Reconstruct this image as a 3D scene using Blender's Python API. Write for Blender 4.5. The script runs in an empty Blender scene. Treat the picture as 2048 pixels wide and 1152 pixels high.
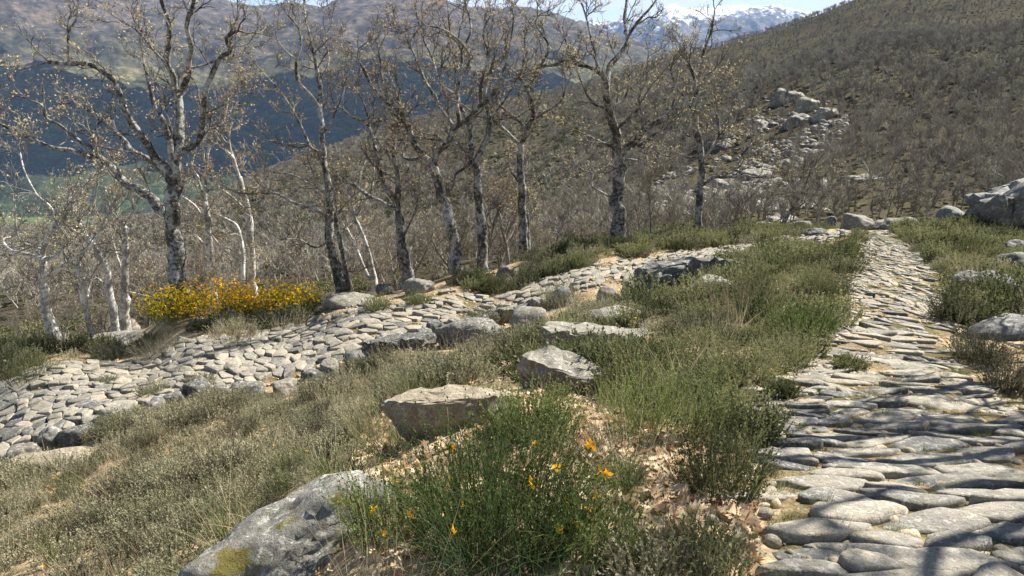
import bpy, math, random
import numpy as np
from mathutils import Vector, Matrix

scene = bpy.context.scene
R = math.radians
rng = np.random.default_rng(7)
random.seed(7)
EYE = 1.6
PITCH = R(14.0)
F = 1490.0                       # focal length in pixels of a 2048 px wide picture

# ------------------------------------------------------------------ camera
cam_d = bpy.data.cameras.new('camera')
cam_d.sensor_width = 36.0
cam_d.lens = 36.0 * F / 2048.0
cam_d.clip_start = 0.05
cam_d.clip_end = 60000.0
cam = bpy.data.objects.new('camera', cam_d)
scene.collection.objects.link(cam)
cam.location = (0, 0, EYE)
cam.rotation_euler = (R(90) - PITCH, 0, 0)
scene.camera = cam

# ------------------------------------------------------------------ sky, sun, exposure
SUN_AZ, SUN_EL = R(54), R(46)
S2 = Vector((math.sin(SUN_AZ) * math.cos(SUN_EL), math.cos(SUN_AZ) * math.cos(SUN_EL), math.sin(SUN_EL)))
world = bpy.data.worlds.new('World')
scene.world = world
world.use_nodes = True
wt = world.node_tree
wt.nodes.clear()
w_out = wt.nodes.new('ShaderNodeOutputWorld')
w_bg = wt.nodes.new('ShaderNodeBackground')
w_bg.inputs['Strength'].default_value = 0.05
w_sky = wt.nodes.new('ShaderNodeTexSky')
w_sky.sky_type = 'NISHITA'
w_sky.sun_disc = False
w_sky.sun_elevation = SUN_EL
w_sky.sun_rotation = SUN_AZ
w_sky.altitude = 1100.0
w_sky.air_density = 1.0
w_sky.dust_density = 0.6
w_co = wt.nodes.new('ShaderNodeTexCoord')
w_map = wt.nodes.new('ShaderNodeMapping')
w_map.inputs['Scale'].default_value = (1.0, 1.0, 5.0)
w_map.inputs['Location'].default_value = (3.30, 1.7, 0.4)
w_no = wt.nodes.new('ShaderNodeTexNoise')
w_no.inputs['Scale'].default_value = 2.6
w_no.inputs['Detail'].default_value = 9.0
w_no.inputs['Roughness'].default_value = 0.62
w_rp = wt.nodes.new('ShaderNodeValToRGB')
w_rp.color_ramp.elements[0].position = 0.53
w_rp.color_ramp.elements[0].color = (0, 0, 0, 1)
w_rp.color_ramp.elements[1].position = 0.70
w_rp.color_ramp.elements[1].color = (1, 1, 1, 1)
w_mix = wt.nodes.new('ShaderNodeMix')
w_mix.data_type = 'RGBA'
w_mix.inputs[7].default_value = (6.2, 6.5, 7.0, 1)     # sunlit cloud
wt.links.new(w_co.outputs['Generated'], w_map.inputs[0])
wt.links.new(w_map.outputs[0], w_no.inputs[0])
w_sep = wt.nodes.new('ShaderNodeSeparateXYZ')            # clouds close up towards the horizon, all round
w_mr = wt.nodes.new('ShaderNodeMapRange')
w_mr.inputs['From Min'].default_value = 0.0
w_mr.inputs['From Max'].default_value = 0.35
w_mr.inputs['To Min'].default_value = 0.25
w_mr.inputs['To Max'].default_value = 0.0
w_add = wt.nodes.new('ShaderNodeMath')
wt.links.new(w_co.outputs['Generated'], w_sep.inputs[0])
wt.links.new(w_sep.outputs[2], w_mr.inputs[0])
wt.links.new(w_mr.outputs[0], w_add.inputs[0])
wt.links.new(w_no.outputs[0], w_add.inputs[1])
wt.links.new(w_add.outputs[0], w_rp.inputs[0])
wt.links.new(w_rp.outputs[0], w_mix.inputs[0])
wt.links.new(w_sky.outputs[0], w_mix.inputs[6])
wt.links.new(w_mix.outputs[2], w_bg.inputs[0])
wt.links.new(w_bg.outputs[0], w_out.inputs[0])

sun_d = bpy.data.lights.new('sun', 'SUN')
sun_d.energy = 5.0
sun_d.angle = R(0.53)
sun_d.color = (1.0, 0.95, 0.86)
sun = bpy.data.objects.new('sun', sun_d)
scene.collection.objects.link(sun)
sun.location = (0, 0, 50)
sun.rotation_euler = (-S2).to_track_quat('-Z', 'Y').to_euler()

scene.view_settings.view_transform = 'Standard'
scene.view_settings.look = 'None'
scene.view_settings.gamma = 1.0
scene.view_settings.use_curve_mapping = False
scene.view_settings.exposure = 1.65
scene.render.engine = 'CYCLES'
scene.cycles.use_denoising = True
scene.cycles.max_bounces = 5
scene.cycles.diffuse_bounces = 3
scene.cycles.transmission_bounces = 3
scene.cycles.volume_bounces = 0

# ------------------------------------------------------------------ small tools
def smooth(a, b, x):
    t = np.clip((x - a) / (b - a), 0, 1)
    return t * t * (3 - 2 * t)

def _hash(ix, iy, iz, seed):
    h = (ix.astype(np.int64) * 374761393 + iy.astype(np.int64) * 668265263 + iz.astype(np.int64) * 2147483647 + seed * 974634777) & 0xFFFFFFFF
    h = ((h ^ (h >> 13)) * 1274126177) & 0xFFFFFFFF
    h = ((h ^ (h >> 16)) * 2246822519) & 0xFFFFFFFF
    return ((h ^ (h >> 15)) & 0xFFFFFF) / float(0xFFFFFF)

def vnoise(p, seed=0):
    """value noise, -1..1, p is (N,3)"""
    p = np.asarray(p, float)
    i = np.floor(p)
    f = p - i
    u = f * f * f * (f * (f * 6 - 15) + 10)
    i = i.astype(np.int64)
    r = 0
    for dx in (0, 1):
        for dy in (0, 1):
            for dz in (0, 1):
                w = (u[:, 0] if dx else 1 - u[:, 0]) * (u[:, 1] if dy else 1 - u[:, 1]) * (u[:, 2] if dz else 1 - u[:, 2])
                r = r + w * _hash(i[:, 0] + dx, i[:, 1] + dy, i[:, 2] + dz, seed)
    return r * 2 - 1

def fbm(p, oct=4, seed=0, gain=0.5, ridged=False):
    s, a, q = 0, 1.0, np.asarray(p, float)
    for k in range(oct):
        n = vnoise(q, seed + k * 17)
        s = s + a * ((1 - 2 * np.abs(n)) if ridged else n)
        a *= gain
        q = q * 2.03 + 11.3
    return s

def mesh_np(name, verts, faces, smooth_shade=True, attrs=None):
    """verts (N,3), faces: list of (M,k) arrays"""
    me = bpy.data.meshes.new(name)
    verts = np.asarray(verts, np.float32)
    if not isinstance(faces, (list, tuple)):
        faces = [faces]
    faces = [np.asarray(f, np.int32) for f in faces if len(f)]
    nl = sum(f.size for f in faces)
    nf = sum(len(f) for f in faces)
    me.vertices.add(len(verts))
    me.vertices.foreach_set('co', verts.ravel())
    me.loops.add(nl)
    me.loops.foreach_set('vertex_index', np.concatenate([f.ravel() for f in faces]))
    me.polygons.add(nf)
    starts, o = [], 0
    for f in faces:
        starts.append(o + np.arange(len(f)) * f.shape[1])
        o += f.size
    me.polygons.foreach_set('loop_start', np.concatenate(starts).astype(np.int32))
    if attrs:
        for k, v in attrs.items():
            at = me.attributes.new(k, 'FLOAT', 'POINT')
            at.data.foreach_set('value', np.asarray(v, np.float32))
    me.update(calc_edges=True)
    me.polygons.foreach_set('use_smooth', np.full(nf, bool(smooth_shade)))
    me.validate()
    return me

def obj(name, me, mat=None, parent=None, loc=None):
    o = bpy.data.objects.new(name, me)
    scene.collection.objects.link(o)
    if me is not None and mat is not None and not len(me.materials):
        me.materials.append(mat)
    if parent is not None:
        o.parent = parent
    if loc is not None:
        o.location = loc
    return o

def tag(o, label=None, cat=None, group=None, kind=None):
    if label: o['label'] = label
    if cat: o['category'] = cat
    if group: o['group'] = group
    if kind: o['kind'] = kind
    return o

def empty(name, loc=(0, 0, 0), rz=0.0):
    o = bpy.data.objects.new(name, None)
    scene.collection.objects.link(o)
    o.location = loc
    o.rotation_euler = (0, 0, rz)
    o.empty_display_size = 0.2
    return o

def copy_tree(o, parent=None):
    c = o.copy()
    scene.collection.objects.link(c)
    c.parent = parent
    for ch in o.children:
        copy_tree(ch, c)
    return c

# ------------------------------------------------------------------ materials
class NT:
    def __init__(s, name):
        s.m = bpy.data.materials.new(name)
        s.m.use_nodes = True
        s.t = s.m.node_tree
        s.t.nodes.clear()
        s.out = s.t.nodes.new('ShaderNodeOutputMaterial')
    def n(s, typ, **kw):
        nd = s.t.nodes.new('ShaderNode' + typ)
        for k, v in kw.items():
            setattr(nd, k, v)
        return nd
    def l(s, a, b):
        s.t.links.new(a, b)
    def put(s, sock, v):
        if hasattr(v, 'is_output'):
            s.l(v, sock)
        elif isinstance(v, (tuple, list)) and len(v) == 3 and sock.type == 'RGBA':
            sock.default_value = (*v, 1)
        else:
            sock.default_value = v
    def coord(s, which='Object'):
        return s.n('TexCoord').outputs[which]
    def pos(s):
        return s.n('NewGeometry').outputs['Position']
    def mapping(s, v, scale):
        m = s.n('Mapping')
        s.l(v, m.inputs[0])
        m.inputs['Scale'].default_value = scale
        return m.outputs[0]
    def noise(s, v, scale, detail=4.0, rough=0.55, dist=0.0):
        n = s.n('TexNoise')
        s.l(v, n.inputs['Vector'])
        n.inputs['Scale'].default_value = scale
        n.inputs['Detail'].default_value = detail
        n.inputs['Roughness'].default_value = rough
        n.inputs['Distortion'].default_value = dist
        return n.outputs[0]
    def voro(s, v, scale, out='Distance'):
        n = s.n('TexVoronoi')
        s.l(v, n.inputs['Vector'])
        n.inputs['Scale'].default_value = scale
        return n.outputs[out]
    def ramp(s, v, stops):
        n = s.n('ValToRGB')
        e = n.color_ramp.elements
        while len(e) < len(stops):
            e.new(0.5)
        for el, (p, c) in zip(e, stops):
            el.position = p
            el.color = (*c, 1) if isinstance(c, (tuple, list)) else (c, c, c, 1)
        s.l(v, n.inputs[0])
        return n.outputs[0]
    def mix(s, f, a, b, mode='MIX'):
        n = s.n('Mix', data_type='RGBA', blend_type=mode)
        s.put(n.inputs[0], f); s.put(n.inputs[6], a); s.put(n.inputs[7], b)
        return n.outputs[2]
    def math(s, op, a, b=None, clamp=False):
        n = s.n('Math', operation=op, use_clamp=clamp)
        s.put(n.inputs[0], a)
        if b is not None: s.put(n.inputs[1], b)
        return n.outputs[0]
    def attr(s, name):
        return s.n('Attribute', attribute_name=name).outputs['Fac']
    def rand(s):
        return s.n('ObjectInfo').outputs['Random']
    def bump(s, h, strength, dist):
        b = s.n('Bump')
        b.inputs['Strength'].default_value = strength
        b.inputs['Distance'].default_value = dist
        s.l(h, b.inputs['Height'])
        return b.outputs[0]
    def bsdf(s, col, rough=0.9, normal=None, spec=0.3):
        p = s.n('BsdfPrincipled')
        s.put(p.inputs['Base Color'], col)
        s.put(p.inputs['Roughness'], rough)
        s.put(p.inputs['Specular IOR Level'], spec)
        if normal is not None: s.l(normal, p.inputs['Normal'])
        return p.outputs[0]
    def surf(s, sh):
        s.l(sh, s.out.inputs['Surface'])
        return s.m

def leaf_mat(name, stops, transl=0.35, rough=0.75, scale=9.0):
    k = NT(name)
    v = k.math('ADD', k.math('MULTIPLY', k.rand(), 0.55), k.math('MULTIPLY', k.noise(k.pos(), scale, 2.0), 0.6))
    c = k.ramp(v, stops)
    p = k.bsdf(c, rough, spec=0.06)
    t = k.n('BsdfTranslucent')
    k.l(c, t.inputs[0])
    mx = k.n('MixShader')
    mx.inputs[0].default_value = transl
    k.l(p, mx.inputs[1]); k.l(t.outputs[0], mx.inputs[2])
    return k.surf(mx.outputs[0])

M = {}
def build_materials():
    # sandy soil near, scrub covered slope far, pasture in the valley
    k = NT('soil_and_scrub')
    po = k.pos()
    fine = k.noise(po, 26.0, 6.0, 0.7)
    mid = k.noise(po, 2.2, 4.0, 0.6)
    soil = k.ramp(k.math('ADD', k.math('MULTIPLY', fine, 0.55), k.math('MULTIPLY', mid, 0.45)),
                  [(0.33, (0.085, 0.06, 0.038)), (0.46, (0.22, 0.165, 0.10)), (0.56, (0.36, 0.28, 0.175)), (0.70, (0.46, 0.38, 0.26))])
    big = k.noise(po, 0.035, 5.0, 0.6)
    med = k.noise(po, 0.22, 7.0, 0.75)
    sm = k.noise(po, 1.6, 4.0, 0.7)
    v = k.math('ADD', k.math('ADD', k.math('MULTIPLY', big, 0.4), k.math('MULTIPLY', med, 0.35)), k.math('MULTIPLY', sm, 0.25))
    v = k.math('ADD', k.math('MULTIPLY', k.math('SUBTRACT', v, 0.5), 1.7), 0.5)
    scrub = k.ramp(v, [(0.28, (0.018, 0.017, 0.011)), (0.41, (0.036, 0.033, 0.022)), (0.52, (0.062, 0.052, 0.037)), (0.60, (0.062, 0.059, 0.034)), (0.74, (0.115, 0.092, 0.062))])
    pv = k.noise(po, 0.006, 4.0, 0.6)
    past = k.ramp(pv, [(0.38, (0.03, 0.045, 0.02)), (0.48, (0.06, 0.08, 0.035)), (0.55, (0.075, 0.095, 0.042)), (0.66, (0.10, 0.095, 0.06))])
    c = k.mix(k.attr('hill'), soil, scrub)
    c = k.mix(k.attr('valley'), c, past)
    h = k.math('ADD', k.math('MULTIPLY', fine, 0.35), k.noise(po, 90.0, 3.0, 0.6))
    M['ground'] = k.surf(k.bsdf(c, 0.95, k.bump(h, 0.55, 0.02), 0.0))

    # sand and gravel between the paving stones
    k = NT('road_sand')
    po = k.pos()
    f = k.noise(po, 38.0, 6.0, 0.7)
    g = k.voro(po, 55.0)
    mid = k.noise(po, 3.0, 3.0)
    c = k.ramp(k.math('ADD', k.math('MULTIPLY', f, 0.6), k.math('MULTIPLY', mid, 0.4)),
               [(0.34, (0.065, 0.045, 0.027)), (0.47, (0.165, 0.122, 0.073)), (0.60, (0.32, 0.255, 0.16))])
    c = k.mix(k.ramp(k.noise(po, 1.7, 4.0, 0.7), [(0.46, 0.0), (0.60, 0.85)]), c, (0.085, 0.075, 0.035))
    M['sand'] = k.surf(k.bsdf(c, 0.95, k.bump(k.math('ADD', g, f), 0.6, 0.012), 0.0))

    # worn granite paving
    def granite(name, lo, hi, warm, warm_amt, lichen=0.5, moss=0.0, lsc=14.0):
        k = NT(name)
        co = k.pos()
        speck = k.noise(co, 210.0, 2.0, 0.6)
        f = k.noise(co, 32.0, 6.0, 0.75)
        m = k.noise(co, 5.0, 4.0, 0.6)
        r = k.rand()
        v = k.math('ADD', k.math('MULTIPLY', f, 0.48), k.math('ADD', k.math('MULTIPLY', m, 0.25), k.math('MULTIPLY', r, 0.28)))
        c = k.ramp(v, [(0.34, lo), (0.5, tuple((a + b) / 2 for a, b in zip(lo, hi))), (0.64, hi)])
        c = k.mix(k.math('MULTIPLY', k.ramp(k.math('ADD', k.math('MULTIPLY', r, 0.4), k.math('MULTIPLY', m, 0.6)), [(0.36, 0.0), (0.62, 1.0)]), warm_amt), c, warm)
        c = k.mix(k.math('MULTIPLY', k.ramp(speck, [(0.40, 1.0), (0.52, 0.0)]), 0.45), c, (0.035, 0.035, 0.035))
        li = k.noise(co, lsc, 5.0, 0.7, 0.6)
        c = k.mix(k.math('MULTIPLY', k.ramp(li, [(0.53, 0.0), (0.60, 1.0)]), lichen), c, (0.46, 0.45, 0.39))
        dk = k.noise(co, lsc * 1.6, 5.0, 0.75)
        c = k.mix(k.math('MULTIPLY', k.ramp(dk, [(0.56, 0.0), (0.64, 1.0)]), lichen), c, (0.045, 0.045, 0.04))
        if moss:
            mo = k.noise(co, 3.1, 5.0, 0.7)
            c = k.mix(k.math('MULTIPLY', k.ramp(mo, [(0.55, 0.0), (0.63, 1.0)]), moss), c, (0.12, 0.10, 0.018))
        h = k.math('ADD', k.math('MULTIPLY', f, 1.0), k.math('MULTIPLY', k.noise(co, 9.0, 4.0, 0.6), 1.6))
        return k.surf(k.bsdf(c, 0.8, k.bump(h, 0.75, 0.016), 0.18))
    M['paving'] = granite('worn_granite_paving', (0.085, 0.083, 0.077), (0.275, 0.262, 0.232), (0.33, 0.275, 0.19), 0.45, 0.42, 0.2, 28.0)
    M['paving_far'] = granite('sandy_granite_paving', (0.09, 0.086, 0.078), (0.285, 0.265, 0.225), (0.36, 0.295, 0.20), 0.5, 0.40, 0.25, 24.0)
    M['rock'] = granite('lichen_granite', (0.060, 0.059, 0.054), (0.195, 0.19, 0.168), (0.22, 0.18, 0.125), 0.4, 0.5, 0.18, 24.0)
    M['rock_moss'] = granite('mossy_lichen_granite', (0.085, 0.082, 0.074), (0.27, 0.26, 0.228), (0.26, 0.22, 0.16), 0.3, 0.75, 0.9, 20.0)
    M['rock_tan'] = granite('tan_granite', (0.20, 0.165, 0.115), (0.46, 0.385, 0.26), (0.48, 0.38, 0.24), 0.7, 0.35, 0.0, 24.0)
    M['rock_dark'] = granite('dark_granite', (0.065, 0.067, 0.065), (0.20, 0.20, 0.19), (0.16, 0.14, 0.11), 0.3, 0.45, 0.15, 10.0)
    M['rock_yellow'] = granite('yellow_moss_granite', (0.10, 0.10, 0.09), (0.25, 0.24, 0.2), (0.38, 0.28, 0.03), 0.9, 0.3, 1.0, 9.0)
    M['rock_far'] = granite('pale_far_granite', (0.055, 0.051, 0.043), (0.23, 0.21, 0.172), (0.25, 0.212, 0.152), 0.5, 0.6, 0.0, 1.3)

    # oak bark with white lichen
    def bark(name, dark, light, lich, amt, sc=7.0):
        k = NT(name)
        co = k.pos()
        st = k.mapping(co, (1.0, 1.0, 0.28))
        f = k.noise(st, 30.0, 6.0, 0.75)
        c = k.ramp(f, [(0.34, dark), (0.66, light)])
        li = k.math('ADD', k.math('MULTIPLY', k.noise(co, sc, 6.0, 0.75, 0.5), 0.6), k.math('MULTIPLY', k.noise(co, sc * 0.18, 3.0, 0.6), 0.4))
        c = k.mix(k.math('MULTIPLY', k.ramp(li, [(0.465, 0.0), (0.57, 1.0)]), amt), c, lich)
        return k.surf(k.bsdf(c, 0.9, k.bump(f, 0.9, 0.03), 0.0))
    M['bark'] = bark('lichen_oak_bark', (0.020, 0.018, 0.015), (0.105, 0.096, 0.083), (0.48, 0.47, 0.43), 0.72, 14.0)
    M['bark_pale'] = bark('pale_lichen_bark', (0.12, 0.115, 0.10), (0.34, 0.33, 0.30), (0.68, 0.67, 0.63), 0.9, 13.0)
    M['branch'] = bark('oak_branch_bark', (0.04, 0.032, 0.026), (0.14, 0.118, 0.098), (0.46, 0.45, 0.42), 0.5, 16.0)
    M['branch_pale'] = bark('pale_branch_bark', (0.11, 0.096, 0.08), (0.26, 0.235, 0.205), (0.44, 0.42, 0.38), 0.6, 12.0)
    M['bark_thicket'] = bark('thicket_bark', (0.05, 0.045, 0.038), (0.17, 0.155, 0.135), (0.40, 0.39, 0.36), 0.6, 12.0)
    M['branch_thicket'] = bark('thicket_branch_bark', (0.075, 0.063, 0.051), (0.20, 0.173, 0.143), (0.34, 0.32, 0.285), 0.5, 10.0)
    k = NT('far_branch_bark')
    c = k.ramp(k.math('ADD', k.math('MULTIPLY', k.rand(), 0.6), k.math('MULTIPLY', k.noise(k.pos(), 0.05, 3.0), 0.5)),
               [(0.25, (0.20, 0.172, 0.14)), (0.5, (0.27, 0.24, 0.195)), (0.8, (0.34, 0.32, 0.245))])
    M['branch_far'] = k.surf(k.bsdf(c, 0.95, None, 0.0))

    M['bud'] = leaf_mat('dry_oak_buds', [(0.25, (0.30, 0.20, 0.10)), (0.5, (0.46, 0.35, 0.18)), (0.75, (0.56, 0.47, 0.24))], 0.3, 0.8, 6.0)
    M['heath'] = leaf_mat('grey_green_heath', [(0.22, (0.085, 0.066, 0.05)), (0.36, (0.125, 0.12, 0.072)), (0.52, (0.185, 0.185, 0.108)), (0.80, (0.31, 0.28, 0.185))], 0.30, 0.75, 1.3)
    M['heath_green'] = leaf_mat('green_heather', [(0.25, (0.048, 0.054, 0.024)), (0.5, (0.095, 0.106, 0.045)), (0.75, (0.20, 0.20, 0.095))], 0.35, 0.7, 1.6)
    M['broom'] = leaf_mat('broom_leaves', [(0.25, (0.04, 0.058, 0.018)), (0.5, (0.085, 0.115, 0.034)), (0.8, (0.17, 0.20, 0.065))], 0.35, 0.55, 7.0)
    M['grass'] = leaf_mat('grass_blades', [(0.25, (0.06, 0.08, 0.025)), (0.5, (0.105, 0.13, 0.046)), (0.78, (0.21, 0.205, 0.10))], 0.40, 0.55, 3.0)
    M['grass_blue'] = leaf_mat('dark_grass_blades', [(0.25, (0.05, 0.09, 0.04)), (0.5, (0.10, 0.15, 0.065)), (0.78, (0.18, 0.23, 0.10))], 0.35, 0.5, 4.0)
    M['straw'] = leaf_mat('dry_grass_stalks', [(0.25, (0.23, 0.17, 0.11)), (0.5, (0.36, 0.29, 0.18)), (0.8, (0.46, 0.39, 0.26))], 0.3, 0.7, 3.0)
    M['redstraw'] = leaf_mat('brown_grass_stalks', [(0.25, (0.16, 0.10, 0.075)), (0.5, (0.24, 0.165, 0.12)), (0.8, (0.33, 0.25, 0.17))], 0.3, 0.7, 3.0)
    M['litter'] = leaf_mat('dry_oak_leaves', [(0.22, (0.26, 0.15, 0.075)), (0.42, (0.42, 0.285, 0.165)), (0.62, (0.55, 0.42, 0.27)), (0.82, (0.62, 0.51, 0.36))], 0.25, 0.7, 14.0)
    M['petal'] = leaf_mat('yellow_petals', [(0.25, (0.78, 0.42, 0.01)), (0.6, (0.84, 0.53, 0.012)), (0.8, (0.86, 0.62, 0.03))], 0.35, 0.5, 8.0)
    M['petal_orange'] = leaf_mat('orange_yellow_petals', [(0.3, (0.75, 0.33, 0.01)), (0.7, (0.85, 0.50, 0.015))], 0.35, 0.5, 8.0)
    M['moss'] = leaf_mat('moss', [(0.25, (0.055, 0.05, 0.010)), (0.55, (0.13, 0.115, 0.018)), (0.8, (0.21, 0.18, 0.03))], 0.1, 0.9, 12.0)
    M['white_petal'] = leaf_mat('white_petals', [(0.3, (0.62, 0.58, 0.5)), (0.7, (0.75, 0.72, 0.66))], 0.3, 0.6, 8.0)
build_materials()

# ------------------------------------------------------------------ terrain
def pix_dir(px, py):
    u = (np.asarray(px, float) - 1024.0) / F
    v = (576.0 - np.asarray(py, float)) / F
    dy = math.cos(PITCH) + v * math.sin(PITCH)
    dz = -math.sin(PITCH) + v * math.cos(PITCH)
    return u / dy, dz / dy              # x per metre forward, z per metre forward

def at(px, py, y):
    a, t = pix_dir(px, py)
    return Vector((float(a * y), float(y), float(EYE + t * y)))

CP = """
0,1152,4.5 300,1000,5.5 480,1140,3.3 700,1100,2.7 1024,1152,2.2 1300,1152,2.15 1700,1152,2.2 2048,1152,2.25
1400,900,3.6 1740,900,3.7 2040,900,3.7 1740,800,4.9 2040,800,4.9 1500,800,4.8 1200,900,3.55 1000,800,4.9 800,900,4.0
800,800,5.4 1150,760,5.9 1400,700,6.6 1640,690,6.6 1790,620,8.2 2040,650,7.4 1990,600,8.8 1550,600,8.8 1250,650,8.6
1000,720,8.0 700,850,7.0 500,930,6.5 150,1000,6.3 0,950,7.6 0,880,9.3 0,760,12.0 300,760,11.0 300,720,12.5 600,690,12.2
640,620,14.5 560,740,10.7 1000,600,14.0 870,660,11.6 1400,510,16.6 1300,560,13.6 1330,530,15.3 1480,500,17.0 1740,470,18.0
1790,520,13.0 1600,480,17.3 1850,470,18.0 2048,470,17.5 2048,540,11.8
350,618,15.0 100,690,14.5 680,592,15.7 910,549,16.4 1045,523,18.0 1235,490,19.3 1395,472,19.8 1560,462,20.0 1700,456,20.5 1850,452,20.5 2000,446,20.5
-200,780,20 100,740,20 350,690,21 680,650,22 910,610,23 1235,560,26 1500,520,28 1700,505,29 2000,485,30
0,700,40 350,640,42 680,600,45 910,560,48 1235,520,50 1500,480,52 1700,465,50 2000,445,52
0,620,80 350,580,85 700,540,90 1000,490,95 1235,450,95 1500,420,95 1700,410,90 2000,390,85
0,530,200 350,490,200 700,430,190 1000,390,190 1300,330,180 1500,300,160 1700,260,150 2048,230,150 2500,180,150
0,470,500 350,425,480 560,350,450 800,262,480 1000,225,450 1200,215,400 1350,185,350 1500,150,320 1700,92,320 2048,60,320 2500,30,320
1350,200,430 1500,165,400 1700,112,400 2048,84,400 2500,60,400
560,345,600 800,252,650 1000,207,700 1200,160,750 1330,112,750 1500,70,750 1720,-2,750 2048,-80,750 2500,-150,750
560,400,900 800,330,1000 1000,290,1050 1200,240,1100 1500,150,1100 1720,90,1100 2048,0,1100
-300,450,1200 0,445,1100 350,440,1100 -300,435,2400 0,430,2200 350,430,2200 700,425,2200 1100,420,2400 1500,400,2400 2048,380,2400
"""
CW = [(0, 1, 0), (1.2, 1, .03), (-1.2, 1, -.22), (-2.4, 2, -.85), (-6, 5, -2.9), (-9, 8, -3.5), (-13, 11, -4.6), (-22, 20, -10),
      (2.5, 2, .1), (5.5, 5, .05), (9, 8.5, -.1), (13, 13, -.3), (20, 20, -.6), (-40, 36, -18), (38, 36, 2), (-90, 80, -36), (95, 80, 14)]
_pts, _val = [], []
for tok in CP.split():
    px, py, y = map(float, tok.split(','))
    a, t = pix_dir(px, py)
    _pts.append((float(a) * 3.5, math.log(y)))
    _val.append(float(t))
for x, y, z in CW:
    _pts.append((x / y * 3.5, math.log(y)))
    _val.append((z - EYE) / y)
_pts = np.array(_pts); _val = np.array(_val)
def _kern(d2):
    return np.where(d2 > 1e-12, 0.5 * d2 * np.log(np.maximum(d2, 1e-12)), 0.0)
_n = len(_pts)
_A = np.zeros((_n + 3, _n + 3))
_A[:_n, :_n] = _kern(((_pts[:, None] - _pts[None]) ** 2).sum(-1)) + np.eye(_n) * 2e-3
_A[:_n, _n] = 1; _A[:_n, _n + 1:] = _pts
_A[_n, :_n] = 1; _A[_n + 1:, :_n] = _pts.T
_w = np.linalg.solve(_A, np.concatenate([_val, np.zeros(3)]))
def slope_t(a, y):
    q = np.stack([np.ravel(a) * 3.5, np.log(np.ravel(y))], -1)
    out = np.empty(len(q))
    for i in range(0, len(q), 20000):
        b = q[i:i + 20000]
        out[i:i + 20000] = _kern(((b[:, None] - _pts[None]) ** 2).sum(-1)) @ _w[:_n] + _w[_n] + b @ _w[_n + 1:]
    return out
DITCH = None
def H(x, y, rough=True):
    x = np.ravel(np.asarray(x, float)); y = np.ravel(np.asarray(y, float))
    yy = np.maximum(y, 0.9)
    z = EYE + slope_t(np.clip(x / yy, -1.6, 1.6), yy) * yy
    if rough:
        p = np.stack([x, y, np.zeros_like(x)], -1)
        z = z + 0.028 * fbm(p * 1.6, 3, 3) * smooth(60, 20, y)
        far = smooth(28, 90, y)
        z = z + far * (0.0035 * yy * fbm(p / (0.10 * yy[:, None] + 8), 4, 9))
    if DITCH is not None:
        m = (y > 6) & (y < 15) & (x < 1.5)
        if m.any():
            d2 = ((x[m][:, None] - DITCH[None, :, 0]) ** 2 + (y[m][:, None] - DITCH[None, :, 1]) ** 2).min(1)
            z[m] -= 0.16 * np.exp(-d2 / 0.30 ** 2)
    return z
_YS = np.exp(np.linspace(math.log(1.3), math.log(2400), 900))
def hit(px, py, ymin=0.0):
    """first point of the ground along a pixel's ray"""
    a, t = pix_dir(px, py)
    tg = slope_t(np.full(len(_YS), float(a)), _YS)
    ok = np.where((tg >= float(t)) & (_YS > ymin))[0]
    if len(ok) == 0:
        return None
    i = ok[0]
    y = _YS[i]
    if i > 0 and _YS[i - 1] > ymin:
        f0, f1 = tg[i - 1] - t, tg[i] - t
        y = _YS[i - 1] + (_YS[i] - _YS[i - 1]) * float(np.clip(-f0 / (f1 - f0 + 1e-12), 0, 1))
    x = float(a) * y
    return Vector((x, y, float(H(x, y)[0])))
def project(P):
    P = np.atleast_2d(P)
    dx, dy, dz = P[:, 0], P[:, 1], P[:, 2] - EYE
    zc = dy * math.cos(PITCH) - dz * math.sin(PITCH)
    yc = dy * math.sin(PITCH) + dz * math.cos(PITCH)
    return 1024 + F * dx / zc, 576 - F * yc / zc

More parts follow.
